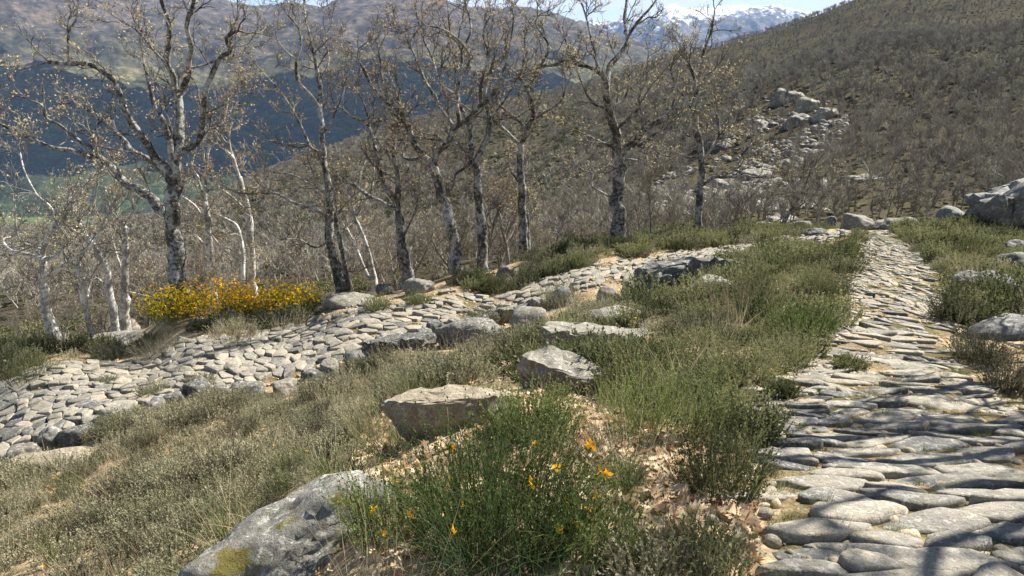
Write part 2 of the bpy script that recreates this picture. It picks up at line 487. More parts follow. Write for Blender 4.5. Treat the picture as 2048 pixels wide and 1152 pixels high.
# ------------------------------------------------------------------ far mountains
def mountain(name, crest, y_foot, y_crest, y_back, py_foot, na_, nb_, amp, seed, mat, pw=1.25):
    cx = np.array([c[0] for c in crest], float); cy = np.array([c[1] for c in crest], float)
    px = np.linspace(cx[0], cx[-1], na_)
    crest_py = np.interp(px, cx, cy)
    a, tc = pix_dir(px, crest_py)
    _, tf = pix_dir(px, np.full(na_, float(py_foot)))
    s = np.concatenate([np.linspace(0, 1, nb_), np.linspace(1, 1.35, 14)[1:]])
    S, A = np.meshgrid(s, a, indexing='ij')
    yc = np.interp(px, [cx[0], cx[-1]], y_crest if isinstance(y_crest, tuple) else (y_crest, y_crest))
    Y = np.where(S <= 1, y_foot + (yc[None] - y_foot) * S, yc[None] + (y_back - yc[None]) * (S - 1) / 0.35)
    Zf = EYE + tf[None] * y_foot
    Zc = EYE + tc[None] * yc[None]
    Z = np.where(S <= 1, Zf + (Zc - Zf) * np.minimum(S, 1) ** pw, Zc - (Zc - Zf) * ((S - 1) / 0.35) ** 1.2 * 0.8)
    X = A * Y
    P = np.stack([X.ravel(), Y.ravel(), np.zeros(X.size)], -1)
    w = (np.sin(np.clip(S, 0, 1) * math.pi) ** 0.7 + 0.10 * smooth(0.8, 1.0, S)).ravel()
    q = P * np.array([1.0, 0.45, 1.0])
    n = fbm(q / 1300.0, 5, seed, 0.52, True) * 0.6 + fbm(P / 500.0, 5, seed + 5, 0.55) * 0.5
    Z = Z.ravel() + amp * (n - 0.15) * w + 0.09 * amp * fbm(P / 70.0, 4, seed + 9, 0.65)
    v = np.stack([X.ravel(), Y.ravel(), Z], -1)
    nr = len(s)
    ii = np.arange(nr * na_).reshape(nr, na_)
    f = np.stack([ii[:-1, :-1].ravel(), ii[:-1, 1:].ravel(), ii[1:, 1:].ravel(), ii[1:, :-1].ravel()], -1)
    o = obj(name, mesh_np(name, v, f, True), mat)
    tag(o, kind='structure')
    return o, v

def mountain_mats():
    k = NT('mountain_scrub')
    po = k.pos()
    z = k.n('SeparateXYZ'); k.l(po, z.inputs[0])
    zz = k.math('ADD', k.math('MULTIPLY', z.outputs[2], 1 / 1100.0), k.math('MULTIPLY', k.math('SUBTRACT', k.noise(po, 0.0016, 5.0, 0.6), 0.5), 0.55))
    zz = k.math('ADD', zz, 0.40)
    base = k.ramp(zz, [(0.0, (0.04, 0.055, 0.028)), (0.22, (0.028, 0.038, 0.02)), (0.40, (0.05, 0.055, 0.03)), (0.52, (0.085, 0.08, 0.048)), (0.62, (0.05, 0.048, 0.036)), (0.80, (0.065, 0.055, 0.05)), (1.0, (0.085, 0.075, 0.07))])
    pat = k.noise(po, 0.0062, 6.0, 0.7)
    c = k.mix(0.75, base, k.ramp(pat, [(0.34, (0.30, 0.30, 0.27)), (0.5, (0.95, 0.95, 0.92)), (0.66, (1.9, 1.75, 1.45))]), 'MULTIPLY')
    c = k.mix(0.8, c, k.ramp(k.noise(po, 0.028, 6.0, 0.8), [(0.36, (0.35, 0.36, 0.36)), (0.5, (0.95, 0.95, 0.95)), (0.64, (1.9, 1.8, 1.6))]), 'MULTIPLY')
    rk = k.noise(po, 0.035, 5.0, 0.85)
    hi = k.ramp(zz, [(0.42, 0.25), (0.75, 1.0)])
    c = k.mix(k.math('MULTIPLY', k.ramp(rk, [(0.56, 0.0), (0.63, 1.0)]), k.math('MULTIPLY', hi, 0.8)), c, (0.18, 0.165, 0.15))
    M['mountain'] = k.surf(k.bsdf(c, 0.97, None, 0.0))
    k = NT('snow_mountain')
    po = k.pos()
    z = k.n('SeparateXYZ'); k.l(po, z.inputs[0])
    zz = k.math('ADD', k.math('MULTIPLY', z.outputs[2], 1 / 1300.0), k.math('MULTIPLY', k.math('SUBTRACT', k.noise(po, 0.0011, 7.0, 0.68), 0.5), 0.75))
    rockc = k.ramp(k.noise(po, 0.004, 6.0, 0.7), [(0.35, (0.055, 0.055, 0.06)), (0.62, (0.13, 0.12, 0.11))])
    sn = k.ramp(k.math('ADD', zz, k.math('MULTIPLY', k.math('SUBTRACT', k.noise(po, 0.011, 6.0, 0.75), 0.5), 0.9)), [(0.76, 0.0), (0.88, 1.0)])
    c = k.mix(sn, rockc, (0.8, 0.81, 0.83))
    M['snow'] = k.surf(k.bsdf(c, 0.9, None, 0.0))
mountain_mats()
CREST1 = [(-700, -150), (-300, -110), (0, -70), (200, -35), (330, -12), (430, 0), (520, 12), (565, 9), (610, 8), (635, 14), (670, 3), (740, -8), (830, -6), (880, 4), (940, 16), (1000, 17), (1060, 13), (1095, 24), (1140, 38), (1200, 62), (1300, 96), (1500, 150), (1800, 250)]
mt1, mt1v = mountain('opposite_mountain', CREST1, 1900.0, (4300.0, 5600.0), 8200.0, 436, 560, 170, 105.0, 31, M['mountain'])
CREST3 = [(700, 40), (950, 44), (1100, 40), (1150, 42), (1210, 44), (1290, 36), (1340, 14), (1390, 20), (1440, 16), (1500, 13), (1560, 12), (1600, 22), (1650, 40), (1750, 70), (2100, 120)]
mt3, _ = mountain('snowy_mountain', CREST3, 6500.0, 10200.0, 14000.0, 330, 420, 120, 230.0, 77, M['snow'], 1.15)

# clouds above the frame; they shade the foot of the opposite mountain
def cloud(name, cx, cy, cz, lx, ly, lz, seed, n):
    r = np.random.default_rng(seed)
    import bmesh
    bm = bmesh.new()
    for i in range(n):
        u, v_ = r.normal(0, 0.42), r.normal(0, 0.42)
        d = math.hypot(u, v_)
        if d > 1.05: continue
        s = (1.1 - d) * r.uniform(0.5, 1.0)
        m = Matrix.Translation((u * lx, v_ * ly, s * lz * 0.25 + r.uniform(-0.05, 0.1) * lz)) @ Matrix.Diagonal((s * 430, s * 330, s * lz * 0.7, 1))
        bmesh.ops.create_icosphere(bm, subdivisions=3, radius=1.0, matrix=m)
    me = bpy.data.meshes.new(name)
    bm.to_mesh(me); bm.free()
    co = np.empty(len(me.vertices) * 3, np.float32); me.vertices.foreach_get('co', co); co = co.reshape(-1, 3)
    nrm = fbm(co / 170.0, 4, seed, 0.6)
    co[:, 2] += nrm * 55; co[:, 0] += fbm(co / 150.0 + 9, 3, seed + 3) * 60
    me.vertices.foreach_set('co', co.ravel())
    for p in me.polygons: p.use_smooth = True
    o = obj(name, me, M['cloud'], None, (cx, cy, cz))
    tag(o, kind='structure')
k = NT('cloud_white')
M['cloud'] = k.surf(k.bsdf((0.85, 0.85, 0.86), 1.0, None, 0.0))
CLOUD_Z = 2150.0
def over(px, py, y):
    p = at(px, py, y)
    s = (CLOUD_Z - p.z) / S2.z
    return p.x + S2.x * s, p.y + S2.y * s
for i, (px, py, y, lx, ly, sd, n) in enumerate([(60, 330, 2600, 900, 560, 1, 60), (620, 300, 2800, 950, 700, 2, 70), (1010, 250, 3300, 560, 420, 3, 34), (-500, 330, 2700, 900, 600, 4, 50)]):
    x, y = over(px, py, y)
    cloud('cloud', x, y, CLOUD_Z, lx, ly, 260, sd, n)

# ------------------------------------------------------------------ haze
def haze_box():
    x0, x1, y0, y1, z0, z1 = -16000, 16000, -60, 15000, -1500, 1750
    v = [(x, y, z) for z in (z0, z1) for y in (y0, y1) for x in (x0, x1)]
    f = [(0, 2, 3, 1), (4, 5, 7, 6), (0, 1, 5, 4), (2, 6, 7, 3), (0, 4, 6, 2), (1, 3, 7, 5)]
    me = bpy.data.meshes.new('haze'); me.from_pydata(v, [], f)
    k = NT('haze_air')
    p = k.n('VolumePrincipled')
    p.inputs['Color'].default_value = (0.42, 0.62, 1.0, 1)
    p.inputs['Density'].default_value = HAZE
    p.inputs['Anisotropy'].default_value = 0.0
    k.l(p.outputs[0], k.out.inputs['Volume'])
    o = obj('haze', me, k.m)
    tag(o, kind='stuff')
HAZE = 3.5e-5
haze_box()
# ------------------------------------------------------------------ the paved road and its lower bend
def resample(pts, n):
    P = np.array(pts, float)
    d = np.concatenate([[0], np.cumsum(np.linalg.norm(np.diff(P, axis=0), axis=1))])
    s = np.linspace(0, d[-1], n)
    return np.stack([np.interp(s, d, P[:, i]) for i in range(P.shape[1])], -1)

def by_index(pts, n):
    P = np.array(pts, float)
    q = np.linspace(0, len(P) - 1, n)
    return np.stack([np.interp(q, np.arange(len(P)), P[:, i]) for i in range(2)], -1)

def edge_line(pix):
    return [tuple(p[:2]) if len(p) == 3 else tuple(hit(*p))[:2] for p in pix]      # three numbers: metres, two: seen here

class Strip:
    """a road laid on the ground between two edges; s runs along it, w across it, both in metres"""
    def __init__(s, left, right, n=90):
        L = by_index(left, n); Rr = by_index(right, n)
        for _ in range(10):
            L[1:-1] = (L[:-2] + 2 * L[1:-1] + L[2:]) / 4
            Rr[1:-1] = (Rr[:-2] + 2 * Rr[1:-1] + Rr[2:]) / 4
        s.L, s.R, s.n = L, Rr, n
        mid = (L + Rr) / 2
        s.d = np.concatenate([[0], np.cumsum(np.linalg.norm(np.diff(mid, axis=0), axis=1))])
        s.width = np.linalg.norm(Rr - L, axis=1)
        s.len = s.d[-1]
    def xy(s, sv, f):
        """f = 0 left edge, 1 right edge"""
        sv = np.asarray(sv, float)
        l = np.stack([np.interp(sv, s.d, s.L[:, i]) for i in (0, 1)], -1)
        r = np.stack([np.interp(sv, s.d, s.R[:, i]) for i in (0, 1)], -1)
        f = np.asarray(f, float)[..., None]
        return l * (1 - f) + r * f
    def w_at(s, sv):
        return np.interp(sv, s.d, s.width)
    def inside(s, x, y, pad=0.0):
        q = np.stack([x, y], -1)
        res = np.zeros(len(q), bool)
        poly = np.concatenate([s.L, s.R[::-1]])
        j = len(poly) - 1
        for i in range(len(poly)):
            xi, yi = poly[i]; xj, yj = poly[j]
            c = ((yi > q[:, 1]) != (yj > q[:, 1])) & (q[:, 0] < (xj - xi) * (q[:, 1] - yi) / (yj - yi + 1e-12) + xi)
            res ^= c
            j = i
        if pad > 0:
            d = np.full(len(q), 1e9)
            for P in (s.L, s.R):
                for i in range(0, len(P), 2):
                    d = np.minimum(d, (q[:, 0] - P[i, 0]) ** 2 + (q[:, 1] - P[i, 1]) ** 2)
            res |= d < pad * pad
        return res
    def sheet(s, name, lift=0.008):
        m = 13
        F_, S_ = np.meshgrid(np.linspace(-0.03, 1.03, m), np.linspace(0, s.len, s.n * 2))
        xy = s.xy(S_.ravel(), F_.ravel())
        e = np.minimum(F_.ravel() + 0.03, 1.03 - F_.ravel()) / 0.08
        z = H(xy[:, 0], xy[:, 1]) + np.where(e < 0.5, -0.03, lift) 
        v = np.column_stack([xy, z])
        ii = np.arange(len(v)).reshape(s.n * 2, m)
        f = np.stack([ii[:-1, :-1].ravel(), ii[:-1, 1:].ravel(), ii[1:, 1:].ravel(), ii[1:, :-1].ravel()], -1)
        o = obj(name, mesh_np(name, v, f), M['sand'])
        tag(o, kind='structure')
        return o

upper = Strip(edge_line([(1500, 1250), (1520, 1152), (1545, 1050), (1515, 940), (1490, 860), (1530, 770), (1610, 705), (1670, 640), (1692, 580), (1700, 535), (1700, 515), (1725, 495), (1738, 478), (1725, 468), (1690, 462)]),
              edge_line([(2560, 1250), (2480, 1152), (2400, 1050), (2300, 940), (2180, 860), (2030, 785), (1950, 735), (1925, 685), (1900, 630), (1890, 575), (1884, 542), (1862, 518), (1825, 494), (1806, 474), (1780, 459)]))
lower = Strip(edge_line([(-13.5, 9.0, 0), (-10.5, 10.4, 0), (0, 760), (130, 733), (270, 716), (420, 690), (540, 655), (640, 630), (760, 606), (850, 594), (1030, 577), (1130, 548), (1280, 522), (1400, 496), (1480, 490), (1560, 481), (1640, 471), (1690, 463)]),
              edge_line([(-11.0, 5.6, 0), (-8.4, 7.0, 0), (0, 920), (120, 872), (300, 812), (480, 775), (640, 742), (760, 694), (870, 662), (960, 640), (1060, 616), (1140, 590), (1260, 568), (1350, 542), (1430, 526), (1520, 510), (1640, 488), (1725, 474)]))
# a shallow ditch runs along the foot of the edging stones
_off = lower.R + (lower.R - lower.L) / np.linalg.norm(lower.R - lower.L, axis=1)[:, None] * 0.36
DITCH = _off[: int(lower.n * 0.62)]

na, nb = 520, 420
ga = np.linspace(-1.45, 1.45, na)
gy = np.exp(np.linspace(math.log(0.9), math.log(2600), nb))
A_, Y_ = np.meshgrid(ga, gy)
X_ = A_ * Y_
Z_ = H(X_, Y_).reshape(X_.shape)
gv = np.stack([X_.ravel(), Y_.ravel(), Z_.ravel()], -1)
idx = np.arange(na * nb).reshape(nb, na)
gf = np.stack([idx[:-1, :-1].ravel(), idx[:-1, 1:].ravel(), idx[1:, 1:].ravel(), idx[1:, :-1].ravel()], -1)
# the hillside goes on behind the photographer
bx = np.linspace(-14, 14, 40); by = np.linspace(-14, 0.9, 24)
BX, BY = np.meshgrid(bx, by)
edge = np.interp(bx, gv[:na, 0], gv[:na, 2])
BZ = np.where(np.abs(BX) < 1.3, edge[None], np.sign(BX) * (np.abs(BX) - 1.3) * np.where(BX < 0, 0.36, 0.08) + np.where(BX < 0, edge[0], edge[-1])) - BY * 0.02 + 0.018
bi = np.arange(BX.size).reshape(BX.shape) + len(gv)
bf = np.stack([bi[:-1, :-1].ravel(), bi[:-1, 1:].ravel(), bi[1:, 1:].ravel(), bi[1:, :-1].ravel()], -1)
gv = np.concatenate([gv, np.stack([BX.ravel(), BY.ravel() - 0.01, BZ.ravel()], -1)])
gf = np.concatenate([gf, bf])
hill_a = smooth(19, 34, gv[:, 1] + 2.5 * fbm(gv * 0.2, 2, 4))
_vh = np.stack([gv[:, 0], gv[:, 1], 0 * gv[:, 0]], -1)
val_a = smooth(700, 1100, gv[:, 1] + 160 * fbm(_vh / 200, 3, 5)) * smooth(0.15, -0.05, gv[:, 0] / np.maximum(gv[:, 1], 1))
ground = obj('ground', mesh_np('ground', gv, gf, True, {'hill': hill_a, 'valley': val_a}), M['ground'])
tag(ground, kind='structure')

road_up = upper.sheet('upper_road', 0.014)
road_lo = lower.sheet('lower_road', 0.014)

def clip_poly(poly, n, c):
    out = []
    m = len(poly)
    for i in range(m):
        p, q = poly[i], poly[(i + 1) % m]
        dp, dq = p[0] * n[0] + p[1] * n[1] - c, q[0] * n[0] + q[1] * n[1] - c
        if dp <= 0: out.append(p)
        if (dp < 0 < dq) or (dq < 0 < dp):
            t = dp / (dp - dq)
            out.append((p[0] + (q[0] - p[0]) * t, p[1] + (q[1] - p[1]) * t))
    return out

def cells(seeds, box, gap):
    """voronoi cells of the seeds, pulled back by the joint width"""
    res = []
    S = np.array(seeds)
    for i, s in enumerate(S):
        d = S - s
        o = np.argsort((d ** 2).sum(1))[1:22]
        poly = [(box[0], box[2]), (box[1], box[2]), (box[1], box[3]), (box[0], box[3])]
        for j in o:
            n = d[j]; L = math.hypot(*n)
            if L < 1e-6: continue
            n = n / L
            mid = (s + S[j]) / 2
            poly = clip_poly(poly, n, float(n @ mid) - gap[i] / 2)
            if len(poly) < 3: break
        res.append(poly if len(poly) >= 3 else None)
    return res

def chaikin(P, k=1, q=0.22):
    for _ in range(k):
        n = np.roll(P, -1, axis=0)
        P = np.stack([P * (1 - q) + n * q, P * q + n * (1 - q)], 1).reshape(-1, 2)
    return P

def pave(strip, parent, along, across, height, mat, seed, squash, skew, round_, size_fn, gap=(0.012, 0.03), side_k=None, far_mat=None, far_y=5.0, keep=lambda s, f: 1.0):
    r = np.random.default_rng(seed)
    # rows of stones across the road, in a stretched space where a stone is about one unit square
    seeds, s = [], 0.0
    meta = []
    while s < strip.len:
        k = size_fn(s)
        step = along * k * r.uniform(0.65, 1.45)
        w = strip.w_at(s)
        x = r.uniform(-0.5, 0.0) * across * k
        while x < w + across * k * 0.3:
            wob = skew * (x - w / 2) + 0.75 * along * k * r.normal(0, 0.42)
            seeds.append(((s + wob) / squash, x))
            meta.append(k)
            fx = x / w
            x += (side_k(fx) if side_k else 1.0) * across * k * (r.uniform(0.35, 0.8) if r.random() < 0.4 else r.uniform(0.8, 1.75))
        s += step
    gaps = r.uniform(gap[0], gap[1], len(seeds))
    cl = cells(seeds, (-2 / squash, (strip.len + 2) / squash, -0.4, 6), gaps)
    stones = []
    for (sx, sw), poly, k in zip(seeds, cl, meta):
        if poly is None: continue
        P = np.array(poly)
        # back to metres along the road
        P = np.stack([P[:, 0] * squash, P[:, 1]], -1)
        c = P.mean(0)
        f = c[1] / strip.w_at(c[0])
        if not (0.0 < f < 1.0) or not (0.05 < c[0] < strip.len - 0.05): continue
        if r.random() > keep(c[0], f): continue
        lim = c + np.clip(P - c, -0.85 * across * k, 0.85 * across * k) * r.uniform(0.95, 1.02)
        P = chaikin(lim, 2, 0.2) if round_ else chaikin(lim, 1, 0.10)
        if len(P) > 20: P = P[::2]
        P = c + (P - c) * (1 + 0.04 * r.normal(size=(len(P), 1)) + 0.10 * vnoise(np.column_stack([P * 7.0, 0 * P[:, 0]]), seed)[:, None])
        stones.append((P, c, k))
    out = []
    CC = np.array([c for P, c, k in stones])
    CTR = strip.xy(CC[:, 0], CC[:, 1] / strip.w_at(CC[:, 0]))
    ZR, ZS = H(CTR[:, 0], CTR[:, 1]), H(CTR[:, 0], CTR[:, 1], False)
    e_ = 0.05
    GX = (H(CTR[:, 0] + e_, CTR[:, 1], False) - ZS) / e_
    GY = (H(CTR[:, 0], CTR[:, 1] + e_, False) - ZS) / e_
    for si, (P, c, k) in enumerate(stones):
        n = len(P)
        h = height * k ** 0.5 * r.uniform(0.5, 1.6) * (0.7 if far_mat is not None and CTR[si][1] > 5.5 else 1.0)
        tilt = r.normal(0, 0.07, 2)
        rings = [(1.0, -0.07), (1.0, 0.35), (0.955, 0.80), (0.84, 0.98), (0.38, 1.04)] if round_ else [(1.0, -0.07), (1.0, 0.62), (0.955, 0.93), (0.90, 0.99), (0.4, 1.02)]
        V = []
        for sc, hz in rings:
            q = c + (P - c) * sc
            f = q[:, 1] / strip.w_at(q[:, 0])
            V.append((q, f, np.full(n, hz)))
        q = np.concatenate([v[0] for v in V] + [c[None]])
        f = np.concatenate([v[1] for v in V] + [[c[1] / strip.w_at(c[0])]])
        hz = np.concatenate([v[2] for v in V] + [[rings[-1][1]]])
        xy = strip.xy(np.clip(q[:, 0], 0, strip.len), f)
        ctr = CTR[si]
        z0 = ZR[si] + (xy - ctr) @ np.array([GX[si], GY[si]])
        z = z0 + np.where(hz < 0, hz, 0.008 + hz * h) + ((xy - ctr) @ tilt) * (hz > 0)
        vv = np.column_stack([xy, z])
        vv += (0.055 * h + 0.006) * fbm(vv * 11.0 + seed, 2, seed)[:, None] * np.array([0.5, 0.5, 1.0]) * (hz > 0)[:, None]
        fc = []
        for a in range(len(rings) - 1):
            for i in range(n):
                j = (i + 1) % n
                fc.append((a * n + i, a * n + j, (a + 1) * n + j, (a + 1) * n + i))
        top = (len(rings) - 1) * n
        tri = [(top + i, top + (i + 1) % n, len(vv) - 1) for i in range(n)]
        org = np.array([ctr[0], ctr[1], vv[-1, 2] - h])
        a2 = 0.5 * abs(np.sum(P[:, 0] * np.roll(P[:, 1], -1) - P[:, 1] * np.roll(P[:, 0], -1)))
        out.append((a2 / max(ctr[1], 1.5) ** 2.6, org, vv, np.array(fc), np.array(tri)))
    # the largest in view singly, the rest as one part
    vis = []
    for st in out:
        px, py = project(st[1][None])
        seen = -60 < px[0] < 2108 and py[0] < 1230
        vis.append(st[0] if seen else st[0] * 1e-4)
    order = np.argsort(vis)[::-1]
    rest_v, rest_q, rest_t, o_ = [], [], [], 0
    for rank, i in enumerate(order):
        _, org, vv, fq, ft = out[i]
        # orientation up
        if np.cross(vv[fq[0][1]] - vv[fq[0][0]], vv[fq[0][2]] - vv[fq[0][0]])[:2] @ (vv[fq[0][0]][:2] - org[:2]) < 0:
            fq, ft = fq[:, ::-1], ft[:, ::-1]
        if rank < 298:
            obj('paving_stone', mesh_np('paving_stone', vv - org, [fq, ft]), far_mat if far_mat and org[1] > far_y + 0.8 * math.sin(org[0] * 9 + rank) else mat, parent, tuple(org))
        else:
            rest_v.append(vv); rest_q.append(fq + o_); rest_t.append(ft + o_); o_ += len(vv)
    if rest_v:
        o = obj('far_paving_stones', mesh_np('far_paving_stones', np.concatenate(rest_v), [np.concatenate(rest_q), np.concatenate(rest_t)]), far_mat or mat, parent)
        o['kind'] = 'stuff'
    return len(out)

n1 = pave(upper, road_up, 0.135, 0.31, 0.024, M['paving'], 5, 0.42, -0.24, True,
          lambda s: 1.25 if s < 2.6 else (1.0 if s < 5 else 0.92), (0.004, 0.022),
          side_k=lambda f: 0.6 if f < 0.27 else (1.5 if f < 0.6 else 0.85), far_mat=M['paving_far'], far_y=4.6,
          keep=lambda s, f: (1.0 if s < 4 else 0.86) * (1.0 if 0.08 < f < 0.93 else 0.8))
n2 = pave(lower, road_lo, 0.175, 0.25, 0.045, M['paving_far'], 8, 0.62, 0.18, False,
          lambda s: 1.0 if s < 11 else 1.0, (0.003, 0.016),
          keep=lambda s, f: (1.0 if s < 10.5 else 0.85) * (1.0 if f > 0.15 or s < 9 else 0.6))
print('stones', n1, n2)

# ------------------------------------------------------------------ boulders
import bmesh
def ico(sub):
    bm = bmesh.new()
    bmesh.ops.create_icosphere(bm, subdivisions=sub, radius=1.0)
    v = np.array([x.co for x in bm.verts]); f = np.array([[q.index for q in x.verts] for x in bm.faces])
    bm.free()
    return v, f
ICO = {k: ico(k) for k in (2, 3, 4, 5)}

def rock_mesh(name, sx, sy, sz, seed, sub=4, planes=9, sharp=14.0, rough=0.06, flat=0.0):
    r = np.random.default_rng(seed)
    d, f = ICO[sub]
    n = r.normal(size=(planes, 3)); n /= np.linalg.norm(n, axis=1)[:, None]
    n[:, 2] = np.abs(n[:, 2]) * 0.9 - 0.15
    n /= np.linalg.norm(n, axis=1)[:, None]
    n = np.concatenate([n, r.normal(size=(8, 3)), [[0, 0, 1], [0, 0, -1]]])
    n /= np.linalg.norm(n, axis=1)[:, None]
    dist = np.concatenate([r.uniform(0.66, 0.98, planes), r.uniform(0.85, 1.1, 8), [1 - flat, 0.9]])
    q = np.maximum(d @ n.T, 1e-3) / dist
    rad = 1.0 / ((q ** sharp).sum(1) + 0.9 ** sharp) ** (1 / sharp)
    v = d * rad[:, None] * np.array([sx, sy, sz])
    m = (sx * sy * sz) ** (1 / 3)
    nn = fbm(d * 1.7 + seed * 3.1, 4, seed, 0.55) * rough + fbm(d * 6.0 + seed, 4, seed + 7, 0.6) * rough * 0.4 - np.maximum(fbm(d * 2.6 + seed * 1.3, 3, seed + 13, 0.5, True) - 0.75, 0) * rough * 0.7
    v = v + d * (nn * m * 1.2)[:, None]
    return mesh_np(name, v, f)

def boulder(px, py, w, h, label, mat='rock', seed=0, depth=None, rz=0.0, tilt=(0, 0), dy=0.8, sub=4, sink=0.25, name='boulder', parent=None, ymin=0.0, **kw):
    """px, py: where its base meets the ground; w, h: its size in the photograph"""
    p = hit(px, py, ymin)
    y = p.y * 1.02
    m = y / F
    W, Hh = w * m, h * m
    sx, sz = W / 2, Hh / 2 * (1 + sink) + 0.02
    me = rock_mesh(name, sx, max(sx * dy, 0.05), sz, seed, sub, **kw)
    o = obj(name, me, M[mat], parent, (p.x, p.y + max(sx * dy, 0.05) * 0.6, p.z + Hh - sz))
    o.rotation_euler = (R(tilt[0]), R(tilt[1]), R(rz))
    if label:
        tag(o, label, 'rock')
    return o

def slab(px, py, label, mat, outline, thick, scale, rot, seed, lift=0.1, inset=0.6, rough=0.02, ymin=0.0):
    """a broken flat stone: outline of its top in metres, undercut below"""
    p = hit(px, py, ymin)
    r = np.random.default_rng(seed)
    bm = bmesh.new()
    top = [(x * scale, y * scale, thick * r.uniform(0.85, 1.1)) for x, y in outline]
    low = [(x * scale * 1.03, y * scale * 1.03, thick * r.uniform(0.35, 0.6)) for x, y in outline]
    bot = [(x * scale * inset, y * scale * inset, -0.12) for x, y in outline]
    for q in top + low + bot: bm.verts.new(q)
    bmesh.ops.convex_hull(bm, input=bm.verts)
    bmesh.ops.triangulate(bm, faces=bm.faces)
    bmesh.ops.subdivide_edges(bm, edges=bm.edges, cuts=7, use_grid_fill=True)
    bmesh.ops.triangulate(bm, faces=bm.faces)
    me = bpy.data.meshes.new('boulder'); bm.to_mesh(me); bm.free()
    co = np.empty(len(me.vertices) * 3, np.float32); me.vertices.foreach_get('co', co); co = co.reshape(-1, 3)
    for a in range(3):
        co[:, a] += rough * fbm(co * 5.0 / scale + 7 * a, 4, seed + a, 0.6)
    me.vertices.foreach_set('co', co.ravel()); me.update()
    try:
        me.set_sharp_from_angle(angle=R(32))
    except Exception:
        pass
    for q in me.polygons: q.use_smooth = True
    o = obj('boulder', me, M[mat], None, (p.x, p.y, p.z + lift))
    o.rotation_euler = tuple(R(a) for a in rot)
    tag(o, label, 'rock')
    return o

# foreground
boulder(565, 1180, 640, 188, 'large grey lichen boulder in the left foreground with an olive moss patch', 'rock_moss', 3, rz=30, tilt=(4, -17), dy=0.5, sub=5, sink=0.5, planes=9, sharp=26, rough=0.06)
slab(900, 858, 'tan flat-topped slab with dark underside behind the foreground broom bush', 'rock_tan', [(-.95, -.05), (-.55, .28), (.1, .45), (.9, .42), (1.0, -.05), (.55, -.38), (-.1, -.42), (-.6, -.3)], 0.16, 0.42, (-7, 4, 12), 11, 0.06, 0.62, 0.015)
slab(1125, 782, 'angular grey rock with dark jagged face in the middle of the slope', 'rock', [(-.9, .1), (-.5, .45), (.2, .4), (.9, .1), (1.0, -.2), (.3, -.3), (-.35, -.25), (-.8, -.1)], 0.26, 0.42, (12, 14, -8), 29, -0.02, 0.8, 0.02)
slab(1185, 700, 'broad low boulder speckled with lichen on the bank above the lower road', 'rock', [(-.9, -.1), (-.7, .45), (0, .6), (.6, .5), (.95, .1), (.8, -.35), (.2, -.45), (-.5, -.4)], 0.22, 0.62, (-4, 6, 10), 15, -0.02, 0.7, 0.03)
boulder(1235, 652, 120, 30, 'pale lichen slab just behind the broad low boulder', 'rock', 16, rz=-10, dy=0.9, planes=7, sharp=30, rough=0.06, flat=0.2)
boulder(945, 690, 165, 46, 'smooth rounded boulder on the near edge of the lower road', 'rock', 17, dy=0.8, sub=5, planes=4, sharp=8, rough=0.07)
slab(800, 714, 'flat grey boulder left of the smooth rounded one by the lower road', 'rock', [(-.95, 0), (-.6, .4), (.05, .5), (.75, .4), (1.0, .05), (.6, -.4), (-.1, -.5), (-.7, -.35)], 0.26, 0.52, (-6, -4, 6), 18, 0.02, 0.7, 0.03)
boulder(722, 722, 60, 40, 'small dark block wedged beside the flat grey boulder', 'rock_dark', 19, dy=0.8, planes=8, sharp=20, sub=3)
boulder(1060, 650, 90, 32, 'low grey rock on the bank right of the smooth rounded boulder', 'rock', 20, dy=0.9, planes=8, sub=3)
slab(1335, 598, 'tallest dark boulder of the cluster at the bend', 'rock_dark', [(-.9, -.1), (-.7, .45), (0, .6), (.6, .5), (.95, .1), (.8, -.35), (.2, -.45), (-.5, -.4)], 0.46, 0.52, (-4, -8, 18), 21, 0.06, 0.72, 0.05)
slab(1405, 566, 'dark flat-topped boulder at the right of the bend cluster', 'rock_dark', [(-.95, 0), (-.6, .4), (.05, .5), (.75, .4), (1.0, .05), (.6, -.4), (-.1, -.5), (-.7, -.35)], 0.34, 0.56, (-6, 4, -6), 22, 0.06, 0.66, 0.04)
boulder(1425, 600, 120, 45, 'grey slab half buried in grass under the bend cluster', 'rock', 23, dy=0.8, planes=7)
boulder(1268, 604, 60, 42, 'grey upright stone at the left of the bend cluster', 'rock', 25, dy=0.7, planes=7, sharp=18)
boulder(1218, 610, 60, 36, 'pale squat stone leftmost of the bend cluster', 'rock', 26, dy=0.8, planes=7, sub=3)
boulder(1125, 612, 46, 40, 'dark pointed stone beside the small bush on the lower road', 'rock_dark', 27, dy=0.7, planes=6, sharp=20, sub=3)
